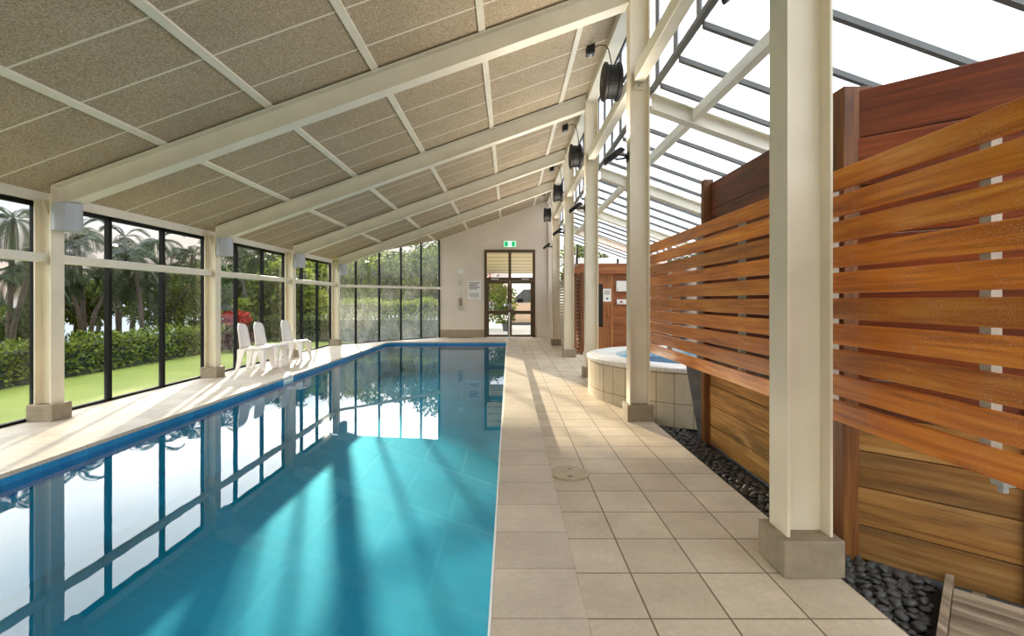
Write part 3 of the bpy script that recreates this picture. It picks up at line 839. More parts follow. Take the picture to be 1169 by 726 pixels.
# ------------------------------------------------------------------ plastic chairs
def chair():
    c = empty('plastic_chair', (0, 0, 0), '', 'chair', 'white plastic chairs by the window')
    # seat faces +x; local coords
    nx, ny = 9, 9
    b = MB()
    def seat(i, j, dz):
        u = i/(nx-1); v = j/(ny-1)*2-1
        x = -0.21 + 0.44*u
        hw = 0.215 - 0.02*(1-u)
        z = 0.43 + 0.015*u - 0.018*(1-v*v)*math.sin(PI*min(1, u*1.1)) - (0.03 if u > 0.95 else 0) + dz
        if abs(v) > 0.9: z -= 0.02
        return (x, v*hw, z)
    def grid(fn, nx, ny, th):
        k = len(b.v)
        for s in (0, 1):
            for i in range(nx):
                for j in range(ny):
                    b.v.append(fn(i, j, -th if s else 0))
        N = nx*ny
        for i in range(nx-1):
            for j in range(ny-1):
                a = k+i*ny+j
                b.f.append((a, a+ny, a+ny+1, a+1)); b.f.append((a+N, a+N+1, a+N+ny+1, a+N+ny))
        edge = [(i, 0) for i in range(nx)] + [(nx-1, j) for j in range(1, ny)] + [(i, ny-1) for i in range(nx-2, -1, -1)] + [(0, j) for j in range(ny-2, 0, -1)]
        for q in range(len(edge)):
            (i, j), (i2, j2) = edge[q], edge[(q+1) % len(edge)]
            a, a2 = k+i*ny+j, k+i2*ny+j2
            b.f.append((a, a2, a2+N, a+N))
    grid(seat, nx, ny, 0.022)
    b.build('seat', M['plastic'], c, smooth=True)
    b = MB()
    def back(i, j, d):
        u = i/(11); v = j/(ny-1)*2-1
        z = 0.40 + 0.45*u
        hw = 0.205 - 0.03*u
        if u > 0.8: hw *= 1 - 0.35*((u-0.8)/0.2)**2
        x = -0.205 - 0.085*u**1.3 + 0.045*v*v*(0.6+0.4*u) + d
        zz = z + (0.02*(1-v*v) if u > 0.8 else 0)
        return (x, v*hw, zz)
    grid(back, 12, ny, 0.022)
    b.build('backrest', M['plastic'], c, smooth=True)
    for sx in (-1, 1):
        for sy in (-1, 1):
            xt, xb = (0.175, 0.235) if sx > 0 else (-0.17, -0.245)
            yt, yb = sy*0.175, sy*0.215
            wt, wb, dt, db = 0.075, 0.026, 0.030, 0.020
            L = MB()
            mid = 0.22
            P = lambda x, y, z, w, d_: [(x-w, y-d_, z), (x+w, y-d_, z), (x+w, y+d_, z), (x-w, y+d_, z)]
            A = P(xb, yb, 0.001, wb, db); Bm = P(xt*0.6+xb*0.4, yt*0.6+yb*0.4, mid, (wt+wb)/2-0.006, (dt+db)/2); T = P(xt, yt, 0.40, wt, dt)
            L.v += A+Bm+T
            L.f += [(0, 3, 2, 1), (8, 9, 10, 11)]
            for o in (0, 4):
                for q in range(4):
                    L.f.append((o+q, o+(q+1) % 4, o+4+(q+1) % 4, o+4+q))
            L.build('leg', M['plastic'], c, bevel=0.006)
    for a0, a1 in ((-0.19, -0.165), (0.165, 0.19)):
        MB().box(-0.19, 0.20, a0, a1, 0.365, 0.41).build('apron', M['plastic'], c, bevel=0.006)
    return c
ch0 = chair()
cl_ = ['nearest white plastic chair, standing beside the second column', 'middle white plastic chair, tucked close behind the nearest one', 'farthest white plastic chair, standing apart before the third column']
cpos = [(-4.74, 9.35, 0.05), (-4.74, 9.93, -0.02), (-4.66, 10.92, -0.06)]
for k, (x, y, rz) in enumerate(cpos):
    c = ch0 if k == 0 else copy_tree(ch0)
    c.location = (x, y, 0); c.rotation_euler.z = rz; c['label'] = cl_[k]

# ------------------------------------------------------------------ spa
SC = (2.60, 6.95); SR = 1.50
sp_ = empty('spa_tub', (SC[0], SC[1], -0.14), 'round raised spa clad in beige tiles behind the second right column', 'spa')
N = 72
b = MB(); b.lathe((SC[0], SC[1], 0), [(SR-0.02, -0.14), (SR-0.02, 0.49)], N)
o = b.build('tiled_wall', M['spa_tile'], sp_)
uvl = o.data.uv_layers.new(name='UVMap')
for poly in o.data.polygons:
    for li in poly.loop_indices:
        vi = o.data.loops[li].vertex_index
        k = vi % N; row = vi // N
        ks = [o.data.loops[q].vertex_index % N for q in poly.loop_indices]
        if max(ks)-min(ks) > N/2 and k == 0: k = N
        uvl.data[li].uv = (k/N*2*PI*SR, -0.14 if row == 0 else 0.49)
MB().lathe((SC[0], SC[1], 0), [(SR-0.02, 0.49), (SR, 0.49), (SR, 0.528), (SR-0.015, 0.54), (1.10, 0.54), (1.09, 0.53), (1.09, 0.47)], N).build('rim', M['spa_rim'], sp_)
MB().lathe((SC[0], SC[1], 0), [(1.09, 0.47), (1.07, 0.1), (0.75, 0.05), (0.72, -0.10), (0, -0.10)], N).build('tub_shell', M['spa_in'], sp_)
MB().lathe((SC[0], SC[1], 0), [(1.085, 0.475), (0.0, 0.475)], N).build('spa_water', M['spa_water'], sp_)

# ------------------------------------------------------------------ timber wall behind the pebbles
def plank_run(root, o, U, N_, u0, u1, z0, zs, mats, th=0.035):
    z = z0
    for i, (h, mname) in enumerate(zip(zs, mats)):
        jit = R.uniform(-0.004, 0.004)
        L = u1-u0
        me = MB()
        # plank lies along local y so that the grain follows it; rotated to U
        me.box(0, th, 0, L, 0, h-0.004)
        ob = me.build('plank', M[mname], None, bevel=0.007)
        ang = math.atan2(U[1], U[0]) - PI/2
        ob.parent = root
        rl_ = root.location
        ob.location = (o[0]+U[0]*u0+N_[0]*jit-rl_[0], o[1]+U[1]*u0+N_[1]*jit-rl_[1], z-rl_[2])
        ob.rotation_euler.z = ang
        z += h
zs = [0.19, 0.21, 0.20, 0.20, 0.20] + [0.20]*4 + [0.27, 0.27, 0.27]
tot = sum(zs)
zs = [z*2.62/tot for z in zs]
mats = ['plank_low']*4 + ['plank_dark']*8
tw = empty('timber_wall', (2.0, 2.95, -0.14), 'tall timber plank wall behind the slat screen, running beside the pebble strip', 'timber wall', 'tall timber walls', 'thing')
plank_run(tw, (2.02, 2.96), (0, 1), (-1, 0), 0, 2.06, -0.14, zs, mats)
MB().box(1.965, 2.06, 5.025, 5.115, -0.16, 2.52).build('post', M['post'], tw, bevel=0.005)
UA = Vector((0.722, -0.692)); NA = Vector((-0.692, -0.722))
tw2 = empty('timber_wall', (2.06, 2.78, -0.14), 'tall timber plank wall turning away to the right foreground', 'timber wall', 'tall timber walls', 'thing')
MB().box(1.872, 2.025, 2.79, 2.955, -0.16, 2.50).build('corner_post', M['post'], tw2, bevel=0.006)
oA = (1.995, 2.80)
ob_before = len(bpy.data.objects)
plank_run(tw2, oA, UA, NA, -0.06, 1.25, -0.14, zs, ['plank_low']*4 + ['plank_dark']*8)
b = MB().obox(oA, UA, NA, 0.62, 0.71, 0.005, 0.06, -0.14, 0.80); b.build('post', M['post'], tw2, bevel=0.005)
b = MB().obox(oA, UA, NA, 1.26, 1.36, -0.05, 0.05, -0.14, 2.50); b.build('post', M['post'], tw2, bevel=0.005)

# slat screens
ZS0, ZP = 0.676, 0.1322
def screen(y0, y1, label, batt):
    s = empty('slat_screen', (1.70, y0, ZS0), label, 'slat screen', 'red timber slat screens', 'thing')
    for i in range(10):
        z = ZS0 + i*ZP
        dy = R.uniform(-0.012, 0.012)
        bb = MB().box(1.692, 1.716, y0, y1, z, z+0.107)
        bb.build('slat', M['slat'], s, bevel=0.004)
    for yb_ in batt:
        MB().box(1.717, 1.757, yb_-0.022, yb_+0.022, ZS0+0.01, 1.955).build('batten', M['batten'], s)
        MB().box(1.757, (2.012 if 3 < yb_ < 5 else 1.83), yb_-0.02, yb_+0.02, ZS0+0.03, ZS0+0.07).build('standoff_bracket', M['zinc'], s, bevel=0.003)
    return s
screen(2.76, 6.55, 'red timber slat screen between the first and second right columns', [3.0, 3.72, 4.55, 5.4, 6.2])
s2 = screen(0.7, 2.74, 'red timber slat screen to the right of the nearest column', [1.0, 1.80, 2.68])
# hanging bracket below the lowest slat
b = MB().box(1.70, 1.745, 1.715, 1.765, 0.655, 0.683).box(1.712, 1.732, 1.728, 1.752, 0.63, 0.655)
b.build('fixing_bracket', M['zinc'], s2, bevel=0.003)

# dark slab between spa and wall
b = MB()
b.hexa([(1.985,5.22,-0.14),(2.10,5.17,-0.14),(2.11,5.20,-0.14),(1.995,5.25,-0.14),(1.90,5.36,0.60),(2.06,5.20,0.60),(2.075,5.23,0.60),(1.915,5.39,0.60)])
tag(b.build('stone_slab', M['slab'], None, bevel=0.006), 'dark grey slab leaning between the tiled spa and timber wall', 'slab', kind='thing')

# gravel bed with pebbles
struct('floor_gravel', MB().box(1.556, 3.6, 0.4, 8.6, -0.26, -0.165), M['bed'])
def pebble_mesh(seed):
    rr = random.Random(seed)
    import bmesh
    bm = bmesh.new()
    bmesh.ops.create_icosphere(bm, subdivisions=2, radius=1.0)
    a, b_, c_ = rr.uniform(0.026, 0.036), rr.uniform(0.018, 0.024), rr.uniform(0.010, 0.015)
    ph = [rr.uniform(0, 6) for _ in range(3)]
    for v in bm.verts:
        k = 1 + 0.10*math.sin(v.co.x*2.3+ph[0]) + 0.08*math.sin(v.co.y*2.9+ph[1])
        v.co = Vector((v.co.x*a*k, v.co.y*b_*k, v.co.z*c_))
    me = bpy.data.meshes.new('pebble'); bm.to_mesh(me); bm.free()
    me.polygons.foreach_set('use_smooth', [True]*len(me.polygons))
    me.materials.append(M['pebble'])
    return me
pm = [pebble_mesh(i) for i in range(9)]
def in_bed(x, y):
    if x < 1.585 or y < 1.0 or y > 6.3: return False
    if (x-SC[0])**2+(y-SC[1])**2 < (SR+0.03)**2: return False
    if x > 1.95 and y > 2.78: return x < 1.97 and y < 5.02 or False
    if y <= 2.95:
        n = (x-oA[0])*NA[0]+(y-oA[1])*NA[1]
        if n < 0.045: return False
        # boardwalk corner
        ax, ay = x-2.243, y-2.563
        if ax*UA[0]+ay*UA[1] > -0.05: return False
    return True
pts = []
sp0 = 0.066
j = 0
yy = 1.0
while yy < 6.3:
    xx = 1.58 + (sp0/2 if j % 2 else 0)
    while xx < 2.4:
        x = xx + R.uniform(-0.004, 0.004); y = yy + R.uniform(-0.004, 0.004)
        if in_bed(x, y): pts.append((x, y))
        xx += sp0
    yy += sp0*0.87; j += 1
# visible ones, nearest first
def vis(p):
    return p[1] > 1.55 and abs(p[0])*570/p[1] < 600
pts.sort(key=lambda p: (not vis(p), p[0]**2+p[1]**2))
rest_v, rest_f = [], []
for i, (x, y) in enumerate(pts):
    z = -0.138 + R.uniform(-0.008, 0.012)
    rot = Euler((R.uniform(-0.5, 0.5), R.uniform(-0.5, 0.5), R.uniform(0, 6.28)))
    me = pm[R.randrange(9)]
    if i < 300:
        o = bpy.data.objects.new('pebble', me); COL.objects.link(o)
        o.location = (x, y, z); o.rotation_euler = rot
        tag(o, 'smooth dark grey pebble in the near part of the pebble strip', 'pebble', 'pebbles in the near part of the strip', 'thing')
    else:
        mtx = Matrix.Translation((x, y, z)) @ rot.to_matrix().to_4x4()
        k = len(rest_v)
        rest_v += [tuple(mtx @ v.co) for v in me.vertices]
        rest_f += [tuple(k+q for q in p.vertices) for p in me.polygons]
# under layer
for q in range(2600):
    x, y = R.uniform(1.58, 2.4), R.uniform(1.3, 5.6)
    if not in_bed(x, y): continue
    me = pm[R.randrange(9)]
    mtx = Matrix.Translation((x, y, -0.158)) @ Euler((R.uniform(-0.4, 0.4), R.uniform(-0.4, 0.4), R.uniform(0, 6.28))).to_matrix().to_4x4()
    k = len(rest_v)
    rest_v += [tuple(mtx @ v.co) for v in me.vertices]
    rest_f += [tuple(k+q2 for q2 in p.vertices) for p in me.polygons]
b = MB(); b.v = rest_v; b.f = rest_f
tag(b.build('pebble_strip', M['pebble'], None, smooth=True), 'far part of the dark pebble strip below the timber wall', 'pebbles', kind='stuff')

# boardwalk in the right foreground
bw = empty('boardwalk', (2.243, 2.563, -0.1), 'grey weathered timber boardwalk in the bottom right corner', 'boardwalk')
oB = (2.243, 2.563)
for i in range(7):
    n0, n1 = 0.045+i*0.135, 0.045+i*0.135+0.128
    L = 1.3
    me = MB().box(0, 0.128, 0.0, L, -0.03, 0)
    ob = me.build('board', M['board_grey'], None, bevel=0.004)
    ob.parent = bw
    ob.location = (UA[0]*0.035+NA[0]*n1, UA[1]*0.035+NA[1]*n1, 0.012+R.uniform(-0.002, 0.002))
    ob.rotation_euler.z = math.atan2(UA[1], UA[0])-PI/2
b = MB().obox(oB, UA, NA, 0.0, 0.033, 0.05, 1.0, -0.16, -0.078); b.build('edge_board', M['board_grey'], bw, bevel=0.003)
b = MB().obox(oB, UA, NA, 0.1, 0.15, 0.07, 1.0, -0.165, -0.12).obox(oB, UA, NA, 0.9, 0.95, 0.07, 1.0, -0.165, -0.12); b.build('bearer', M['board_grey'], bw)

# ------------------------------------------------------------------ sauna cabin and lattice screens
CYF = 12.8
cb = empty('sauna_cabin', (3.1, CYF, 0), 'cedar clad sauna cabin at the far end of the walkway', 'cabin')
b = MB()
for i in range(11):
    z0 = 0.01+i*0.185
    b.box(1.80, 2.08, CYF, CYF+0.03, z0, z0+0.179)
    b.box(2.66, 4.40, CYF, CYF+0.03, z0, z0+0.179)
    b.box(1.80, 1.83, CYF+0.031, 15.6, z0, z0+0.179)
b.box(1.835, 4.40, CYF+0.035, 15.6, 0.0, 2.05)
b.build('cladding', M['cabin'], cb)
b = MB(); b.prism([(1.66, 1.98), (1.66, 2.15), (1.80, 2.24), (4.5, 2.24), (4.5, 1.98)], 1, CYF-0.12, 15.7); b.build('roof_fascia', M['cabin'], cb)
dr = MB().box(2.09, 2.30, CYF-0.02, CYF+0.025, 0.03, 0.62).box(2.41, 2.62, CYF-0.02, CYF+0.025, 0.03, 1.9).box(2.30, 2.41, CYF-0.02, CYF+0.025, 0.03, 0.62).box(2.09, 2.20, CYF-0.02, CYF+0.025, 0.62, 1.9).box(2.20, 2.41, CYF-0.02, CYF+0.025, 1.72, 1.9)
do = dr.build('door', M['cabin_door'], cb)
MB().box(2.20, 2.41, CYF-0.008, CYF+0.0, 0.62, 1.72).build('window_pane', M['cabin_glass'], do)
MB().tube([(2.53, CYF-0.02, 0.85), (2.53, CYF-0.06, 0.88), (2.53, CYF-0.06, 1.12), (2.53, CYF-0.02, 1.15)], 0.016, 8).build('handle', M['cabin_door'], do)
b = MB().box(2.085, 2.65, CYF-0.03, CYF+0.0, 1.905, 1.975).box(2.622, 2.66, CYF-0.03, CYF+0.0, 0.0, 1.905); b.build('door_frame', M['cabin_door'], cb)
nt_ = empty('door_notice', (2.52, CYF-0.022, 1.4), 'white printed sheet on the sauna cabin door', 'notice')
MB().box(2.41, 2.615, CYF-0.0245, CYF-0.0215, 1.27, 1.60).build('sheet', M['paper'], nt_)
b = MB()
for zz in (1.55, 1.52, 1.49, 1.46): b.box(2.44, 2.585, CYF-0.0265, CYF-0.0246, zz-0.007, zz+0.006)
b.lathe((2.513, CYF-0.0265, 1.35), [(0, 0), (0.03, 0), (0.03, 0.0018), (0, 0.0018)], 16, 1)
b.build('print', M['ink'], nt_)
cbx = empty('control_box', (2.86, CYF-0.03, 1.65), 'white control box on the sauna cabin wall', 'control box')
MB().box(2.74, 3.0, CYF-0.07, CYF-0.001, 1.53, 1.80).build('case', M['white'], cbx, bevel=0.01)
MB().box(2.765, 2.785, CYF-0.073, CYF-0.0705, 1.56, 1.575).build('indicator', M['black'], cbx)
sb_ = empty('switch_box', (2.86, CYF-0.03, 1.25), 'small white switch box with red mark below the control box', 'switch box')
MB().box(2.76, 3.0, CYF-0.05, CYF-0.001, 1.20, 1.33).build('case', M['white'], sb_, bevel=0.008)
MB().box(2.84, 2.90, CYF-0.054, CYF-0.0505, 1.245, 1.285).build('button', M['red'], sb_)

def lattice(x0, x1, y0, y1, ztop, label, m):
    s = empty('lattice_screen', ((x0+x1)/2, y0, 0), label, 'lattice screen', 'slatted timber screens by the far columns', 'thing')
    for x in (x0, x1):
        b = MB()
        z = 0.05
        while z < ztop-0.05:
            b.box(x-0.010, x+0.010, y0+0.03, y1-0.03, z, z+0.055); z += 0.092
        b.build('slats', m, s)
    for y in (y0, y1):
        MB().box(x0+0.012, x1-0.012, y-0.03, y+0.03, 0.001, ztop).build('post', M['post'], s)
    return s
lattice(1.70, 1.785, 12.0, 12.60, 1.98, 'slatted timber screen seen edge on beside the sauna cabin', M['cabin'])
lattice(1.68, 1.76, 15.1, 17.3, 1.95, 'pale slatted screen between the two farthest right columns', M['batten'])

# ------------------------------------------------------------------ outside: ground, water, hedges
LZ = -0.30
b = MB()
b.prism([(-17, -12), (WX-0.06, -12), (WX-0.06, P0[1]+0.05), (P1[0]-0.2, YB+0.25), (P1[0]-0.2, 70), (-17, 70)], 2, LZ-0.2, LZ)
tag(b.build('lawn', M['lawn']), 'bright green lawn outside the left windows', 'grass', kind='stuff')
struct('path_outside', MB().prism([(P1[0]-0.2, YB+0.21), (6, YB+0.21), (6, 60), (P1[0]-0.2, 60)], 2, -0.35, -0.02), M['pave'])
b = MB().box(-400, -17.02, -150, 500, -3.2, -3.0).box(-17.0, 300, 70.1, 500, -3.2, -3.0)
tag(b.build('lake_water', M['lake']), 'pale blue lake water seen between the trees on the left', 'water', kind='stuff')

def leaf_mesh(name, pts, dirs, L, W, m, parent=None, label=None):
    """pts (n,3), dirs (n,3) leaf axes"""
    n = len(pts)
    d = dirs/np.linalg.norm(dirs, axis=1, keepdims=True)
    rnd = NP.normal(size=(n, 3))
    s = np.cross(d, rnd); s /= np.linalg.norm(s, axis=1, keepdims=True)+1e-9
    L = np.broadcast_to(np.asarray(L), (n,))[:, None]*NP.uniform(0.7, 1.2, (n, 1)); W = np.broadcast_to(np.asarray(W), (n,))[:, None]*NP.uniform(0.7, 1.2, (n, 1))
    v = np.stack([pts, pts+d*L*0.45+s*W*0.5, pts+d*L, pts+d*L*0.45-s*W*0.5], axis=1).reshape(-1, 3)
    return quads(name, v, m, parent)
def quads(name, v, m, parent=None):
    n = len(v)//4
    if parent:
        v = v - np.array(ORG[parent.name])[None, :]
    me = bpy.data.meshes.new(name)
    me.vertices.add(4*n); me.vertices.foreach_set('co', v.astype(np.float32).ravel())
    me.loops.add(4*n); me.loops.foreach_set('vertex_index', np.arange(4*n, dtype=np.int32))
    me.polygons.add(n); me.polygons.foreach_set('loop_start', np.arange(0, 4*n, 4, dtype=np.int32)); me.polygons.foreach_set('loop_total', np.full(n, 4, dtype=np.int32))
    me.update(calc_edges=True); me.validate()
    me.materials.append(m)
    o = bpy.data.objects.new(name, me); COL.objects.link(o)
    if parent:
        o.parent = parent; ORG[o.name] = ORG[parent.name]
    return o
def blob_points(c, r, n):
    """points in the outer shell of lumpy ellipsoid clusters"""
    p = NP.normal(size=(n, 3)); p /= np.linalg.norm(p, axis=1, keepdims=True)
    rad = NP.uniform(0.45, 1.0, (n, 1))**0.6
    return np.array(c)[None, :] + p*rad*np.array(r)[None, :], p
def bush_tree(name, x, y, h, r, m, label, group, n=2600, leaf=(0.22, 0.10), trunk=True, zb=LZ, low=0.25, cat='tree'):
    t_ = empty(name, (x, y, zb), label, cat, group)
    if trunk:
        lean = R.uniform(-0.3, 0.3)
        MB().tube([(x, y, zb), (x+lean*0.3, y, zb+h*0.3), (x+lean, y+0.1, zb+h*0.7)], [0.11, 0.08, 0.04], 8).build('trunk', M['bark'], t_, smooth=True)
        for q in range(4):
            a = R.uniform(0, 6.28)
            MB().tube([(x+lean*0.3, y, zb+h*0.3), (x+lean*0.3+math.cos(a)*r*0.35, y+math.sin(a)*r*0.35, zb+h*0.55), (x+math.cos(a)*r*0.7, y+math.sin(a)*r*0.7, zb+h*0.75)], [0.05, 0.035, 0.015], 6).build('branch', M['bark'], t_, smooth=True)
    ps, ds = [], []
    nc = 9
    for q in range(nc):
        a = R.uniform(0, 6.28); rr = R.uniform(0.1, 0.7)*r
        zc = zb + h*R.uniform(low, 0.88)
        p, d = blob_points((x+math.cos(a)*rr, y+math.sin(a)*rr, zc), (r*0.52, r*0.52, h*0.17), n//nc)
        ps.append(p); ds.append(d+NP.normal(size=d.shape)*0.7+np.array([0, 0, -0.3]))
    leaf_mesh('foliage', np.concatenate(ps), np.concatenate(ds), leaf[0], leaf[1], m, t_)
    return t_
def palm_tree(name, x, y, h, label, group, heads=3, fronds=16, fl_=1.5, m='leaf_palm', zb=LZ):
    t_ = empty(name, (x, y, zb), label, 'palm tree', group)
    hv = []
    for q in range(heads):
        a = R.uniform(0, 6.28); sp2 = (0.25 if heads == 1 else R.uniform(0.3, 1.1))
        hh = h*(1 if q == 0 else R.uniform(0.6, 0.98))
        hx, hy = x+math.cos(a)*sp2, y+math.sin(a)*sp2
        MB().tube([(x, y, zb), (x+(hx-x)*0.25, y+(hy-y)*0.25, zb+hh*0.45), (hx, hy, zb+hh)], [0.07, 0.055, 0.045], 8).build('trunk', M['bark'], t_, smooth=True)
        V = []
        for f in range(fronds):
            th = f*2.399+R.uniform(-0.3, 0.3); el = R.uniform(-0.2, 1.25)
            L = fl_*R.uniform(0.75, 1.1)
            p = np.array([hx, hy, zb+hh]); d = np.array([math.cos(th)*math.cos(el), math.sin(th)*math.cos(el), math.sin(el)])
            nseg = 17
            for s in range(nseg):
                pn = p + d*L/nseg
                side = np.cross(d, [0, 0, 1.0]); side /= np.linalg.norm(side)+1e-9
                w = 0.012
                V += [p-side*w, p+side*w, pn+side*w*0.8, pn-side*w*0.8]
                if s > 0:
                    ll = 0.42*fl_/1.5*math.sin(PI*(s+1.5)/(nseg+2.5))
                    for sg in (-1, 1):
                        for q2 in (0.0, 0.5):
                            b0 = p+d*L/nseg*q2
                            tip = b0 + side*sg*ll*0.75 + d*ll*0.55 + np.array([0, 0, -0.35*ll])
                            mid = (b0+tip)/2
                            V += [b0, mid+d*0.02, tip, mid-d*0.016]
                p = pn
                d = d + np.array([0, 0, -0.13-0.05*s/nseg*2]); d /= np.linalg.norm(d)
        quads('frond_crown', np.array(V), M[m], t_)
    return t_
def hedge(name, poly_o, U, N_, L, depth, h, m, label, group, n, zb=LZ, leaf=(0.10, 0.06)):
    o2 = (poly_o[0]+U[0]*L/2, poly_o[1]+U[1]*L/2, zb)
    t_ = empty(name, o2, label, 'hedge', group)
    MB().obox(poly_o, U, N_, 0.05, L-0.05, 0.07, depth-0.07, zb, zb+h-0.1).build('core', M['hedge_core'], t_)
    u = NP.uniform(0, L, n); face = NP.uniform(0, 1, n)
    hh = h + 0.06*np.sin(u*2.1)+0.05*np.sin(u*5.3+1)
    nn = np.where(face < 0.45, NP.uniform(0, depth, n), NP.uniform(-0.04, 0.10, n))
    zz = np.where(face < 0.45, hh+NP.uniform(-0.12, 0.06, n), hh*NP.uniform(0, 1, n)**0.9)
    px = poly_o[0]+U[0]*u+N_[0]*nn; py = poly_o[1]+U[1]*u+N_[1]*nn
    d = NP.normal(size=(n, 3))*0.8 + np.where(face < 0.45, 1.0, 0.25)[:, None]*np.array([0, 0, 1.0]) - np.where(face < 0.45, 0.0, 0.8)[:, None]*np.array([N_[0], N_[1], 0])
    leaf_mesh('foliage', np.stack([px, py, zb+zz], 1), d, leaf[0], leaf[1], m, t_)
    return t_

hedge('hedge', (-9.1, -4), (0, 1), (-1, 0), 20.5, 1.4, 0.72, M['leaf_hedge'], 'clipped green hedge along the lawn outside the left windows', 'hedges in the garden', 14000)
hedge('hedge', (-12.5, 19.3), (1, 0), (0, 1), 11.0, 0.9, 0.93, M['leaf_mid'], 'dark low hedge in front of the white picket fence', 'hedges in the garden', 7000)
hedge('hedge', (-13.5, 22.6), (1, 0), (0, 1), 12.5, 1.3, 1.50, M['leaf_yellow'], 'bright yellow green hedge behind the white picket fence', 'hedges in the garden', 9000, leaf=(0.16, 0.08))
# picket fence
pf = empty('picket_fence', (-7, 21.5, LZ), 'low white picket fence between the two far garden hedges', 'fence')
b = MB()
x = -12.5
while x < -1.8:
    b.prism([(x, LZ), (x+0.07, LZ), (x+0.07, 0.62), (x+0.035, 0.68), (x, 0.62)], 1, 21.48, 21.50); x += 0.17
b.build('pickets', M['white'], pf)
MB().box(-12.5, -1.8, 21.5, 21.54, 0.42, 0.48).build('rail', M['white'], pf)
MB().box(-12.5, -1.8, 21.5, 21.54, -0.05, 0.01).build('rail', M['white'], pf)

at = lambda px, y: (px-581)*y/570.0
palms = [(-35, 9.9, 2.6), (10, 11.2, 3.5), (62, 13.0, 2.6), (97, 13.8, 3.6), (136, 17.6, 3.9), (164, 15.0, 2.9), (206, 17.6, 3.6), (228, 22.0, 4.4), (284, 23.5, 4.0), (312, 27.5, 4.4), (266, 30.5, 4.8), (22, 17.5, 3.2)]
pd = ['at the left picture edge', 'behind the hedge at far left', 'behind the frontmost left column', 'just right of the frontmost column', 'behind the first dark mullion', 'between the two dark mullions of the large window', 'right of the second mullion',
      'beside the second left column', 'above the chairs', 'left of the third column', 'far back above the chairs', 'far back at far left']
for k, (px, y, h) in enumerate(palms):
    palm_tree('palm_tree', at(px, y), y, h, 'dark multi-headed palm seen ' + pd[k], 'palms in the garden', heads=2 if k % 3 else 3, fronds=11, fl_=1.25+0.05*(k % 4))
trees = [(-30, 14.5, 1.7, 1.0), (28, 14.2, 1.5, 0.8), (88, 15.5, 2.3, 0.9), (150, 18.5, 3.3, 1.4), (190, 16.4, 2.8, 1.1), (236, 19.0, 3.2, 1.3), (222, 26, 3.4, 1.6), (112, 24, 3.0, 1.2), (50, 28, 2.6, 1.0), (180, 30, 3.6, 1.6)]
td = ['at the left picture edge', 'behind the hedge at far left', 'right of the frontmost left column', 'behind the large left window', 'between the mullions of the large window', 'beside the second left column',
      'behind the palms by the second column', 'behind the palms in the large window', 'near the lake at far left', 'far back in the large window']
for k, (px, y, h, r) in enumerate(trees):
    bush_tree('broadleaf_tree', at(px, y), y, h, r, M['leaf_dark'] if k % 2 else M['leaf_mid'], 'bushy dark green tree ' + td[k], 'bushy trees in the garden', n=3400, leaf=(0.17, 0.065), low=0.42)
ft = [(318, 20.8, 3.2, 1.1), (346, 22.0, 2.9, 1.0), (255, 26.2, 3.8, 1.6), (300, 29, 4.4, 2.0), (335, 27.0, 4.1, 1.7), (362, 28.5, 4.5, 2.0), (385, 33, 5.2, 2.6), (410, 30, 4.9, 2.2), (436, 34, 5.2, 2.6), (462, 29, 5.0, 2.2), (488, 26, 4.9, 2.0), (508, 30, 5.6, 2.4), (450, 42, 6.6, 3.4), (395, 44, 6.4, 3.4), (340, 43, 5.6, 3.0), (285, 44, 5.6, 3.0), (520, 38, 6.0, 3.0)]
fd = ['between the chairs and the picket fence', 'before the picket fence in the last left window', 'above the red shrub', 'behind the chairs', 'left of the third column', 'in the last left window', 'at the left end of the slanted glass wall', 'in the first pane of the slanted glass wall', 'in the second pane of the slanted glass wall',
      'in the third pane of the slanted glass wall', 'in the fourth pane of the slanted glass wall', 'in the last pane of the slanted glass wall', 'far behind the slanted glass wall', 'far behind the far corner column', 'far behind the third column', 'far behind the chairs', 'far behind the back wall']
for k, (px, y, h, r) in enumerate(ft):
    bush_tree('broadleaf_tree', at(px, y), y, h, r, [M['leaf_mid'], M['leaf_yellow'], M['leaf_dark']][k % 3 if k < 10 else 0], 'leafy green tree ' + fd[k], 'leafy trees beyond the picket fence', n=3800, leaf=(0.26, 0.13), low=0.2)
bush_tree('red_shrub', at(266, 18), 18.2, 1.15, 0.5, M['leaf_red'], 'red leaved shrub behind the nearest white chair', None, n=700, leaf=(0.15, 0.08), trunk=False, low=0.75, cat='shrub')
bush_tree('maroon_shrub', at(268, 15.6), 15.6, 0.85, 0.7, M['leaf_maroon'], 'dark maroon shrub on the lawn behind the white chairs', None, n=900, leaf=(0.14, 0.07), trunk=False, cat='shrub')

for k, (px, y, h, r) in enumerate([(672, 22.5, 3.9, 1.3), (722, 24.5, 4.2, 1.5), (790, 23.5, 4.0, 1.5)]):
    bush_tree('broadleaf_tree', at(px, y), y, h, r, M['leaf_mid'], 'leafy tree seen over the sauna cabin ' + ['at its left end', 'behind its door', 'at its right end'][k], 'trees behind the sauna cabin', n=2200, leaf=(0.24, 0.12), zb=-0.02, low=0.3)
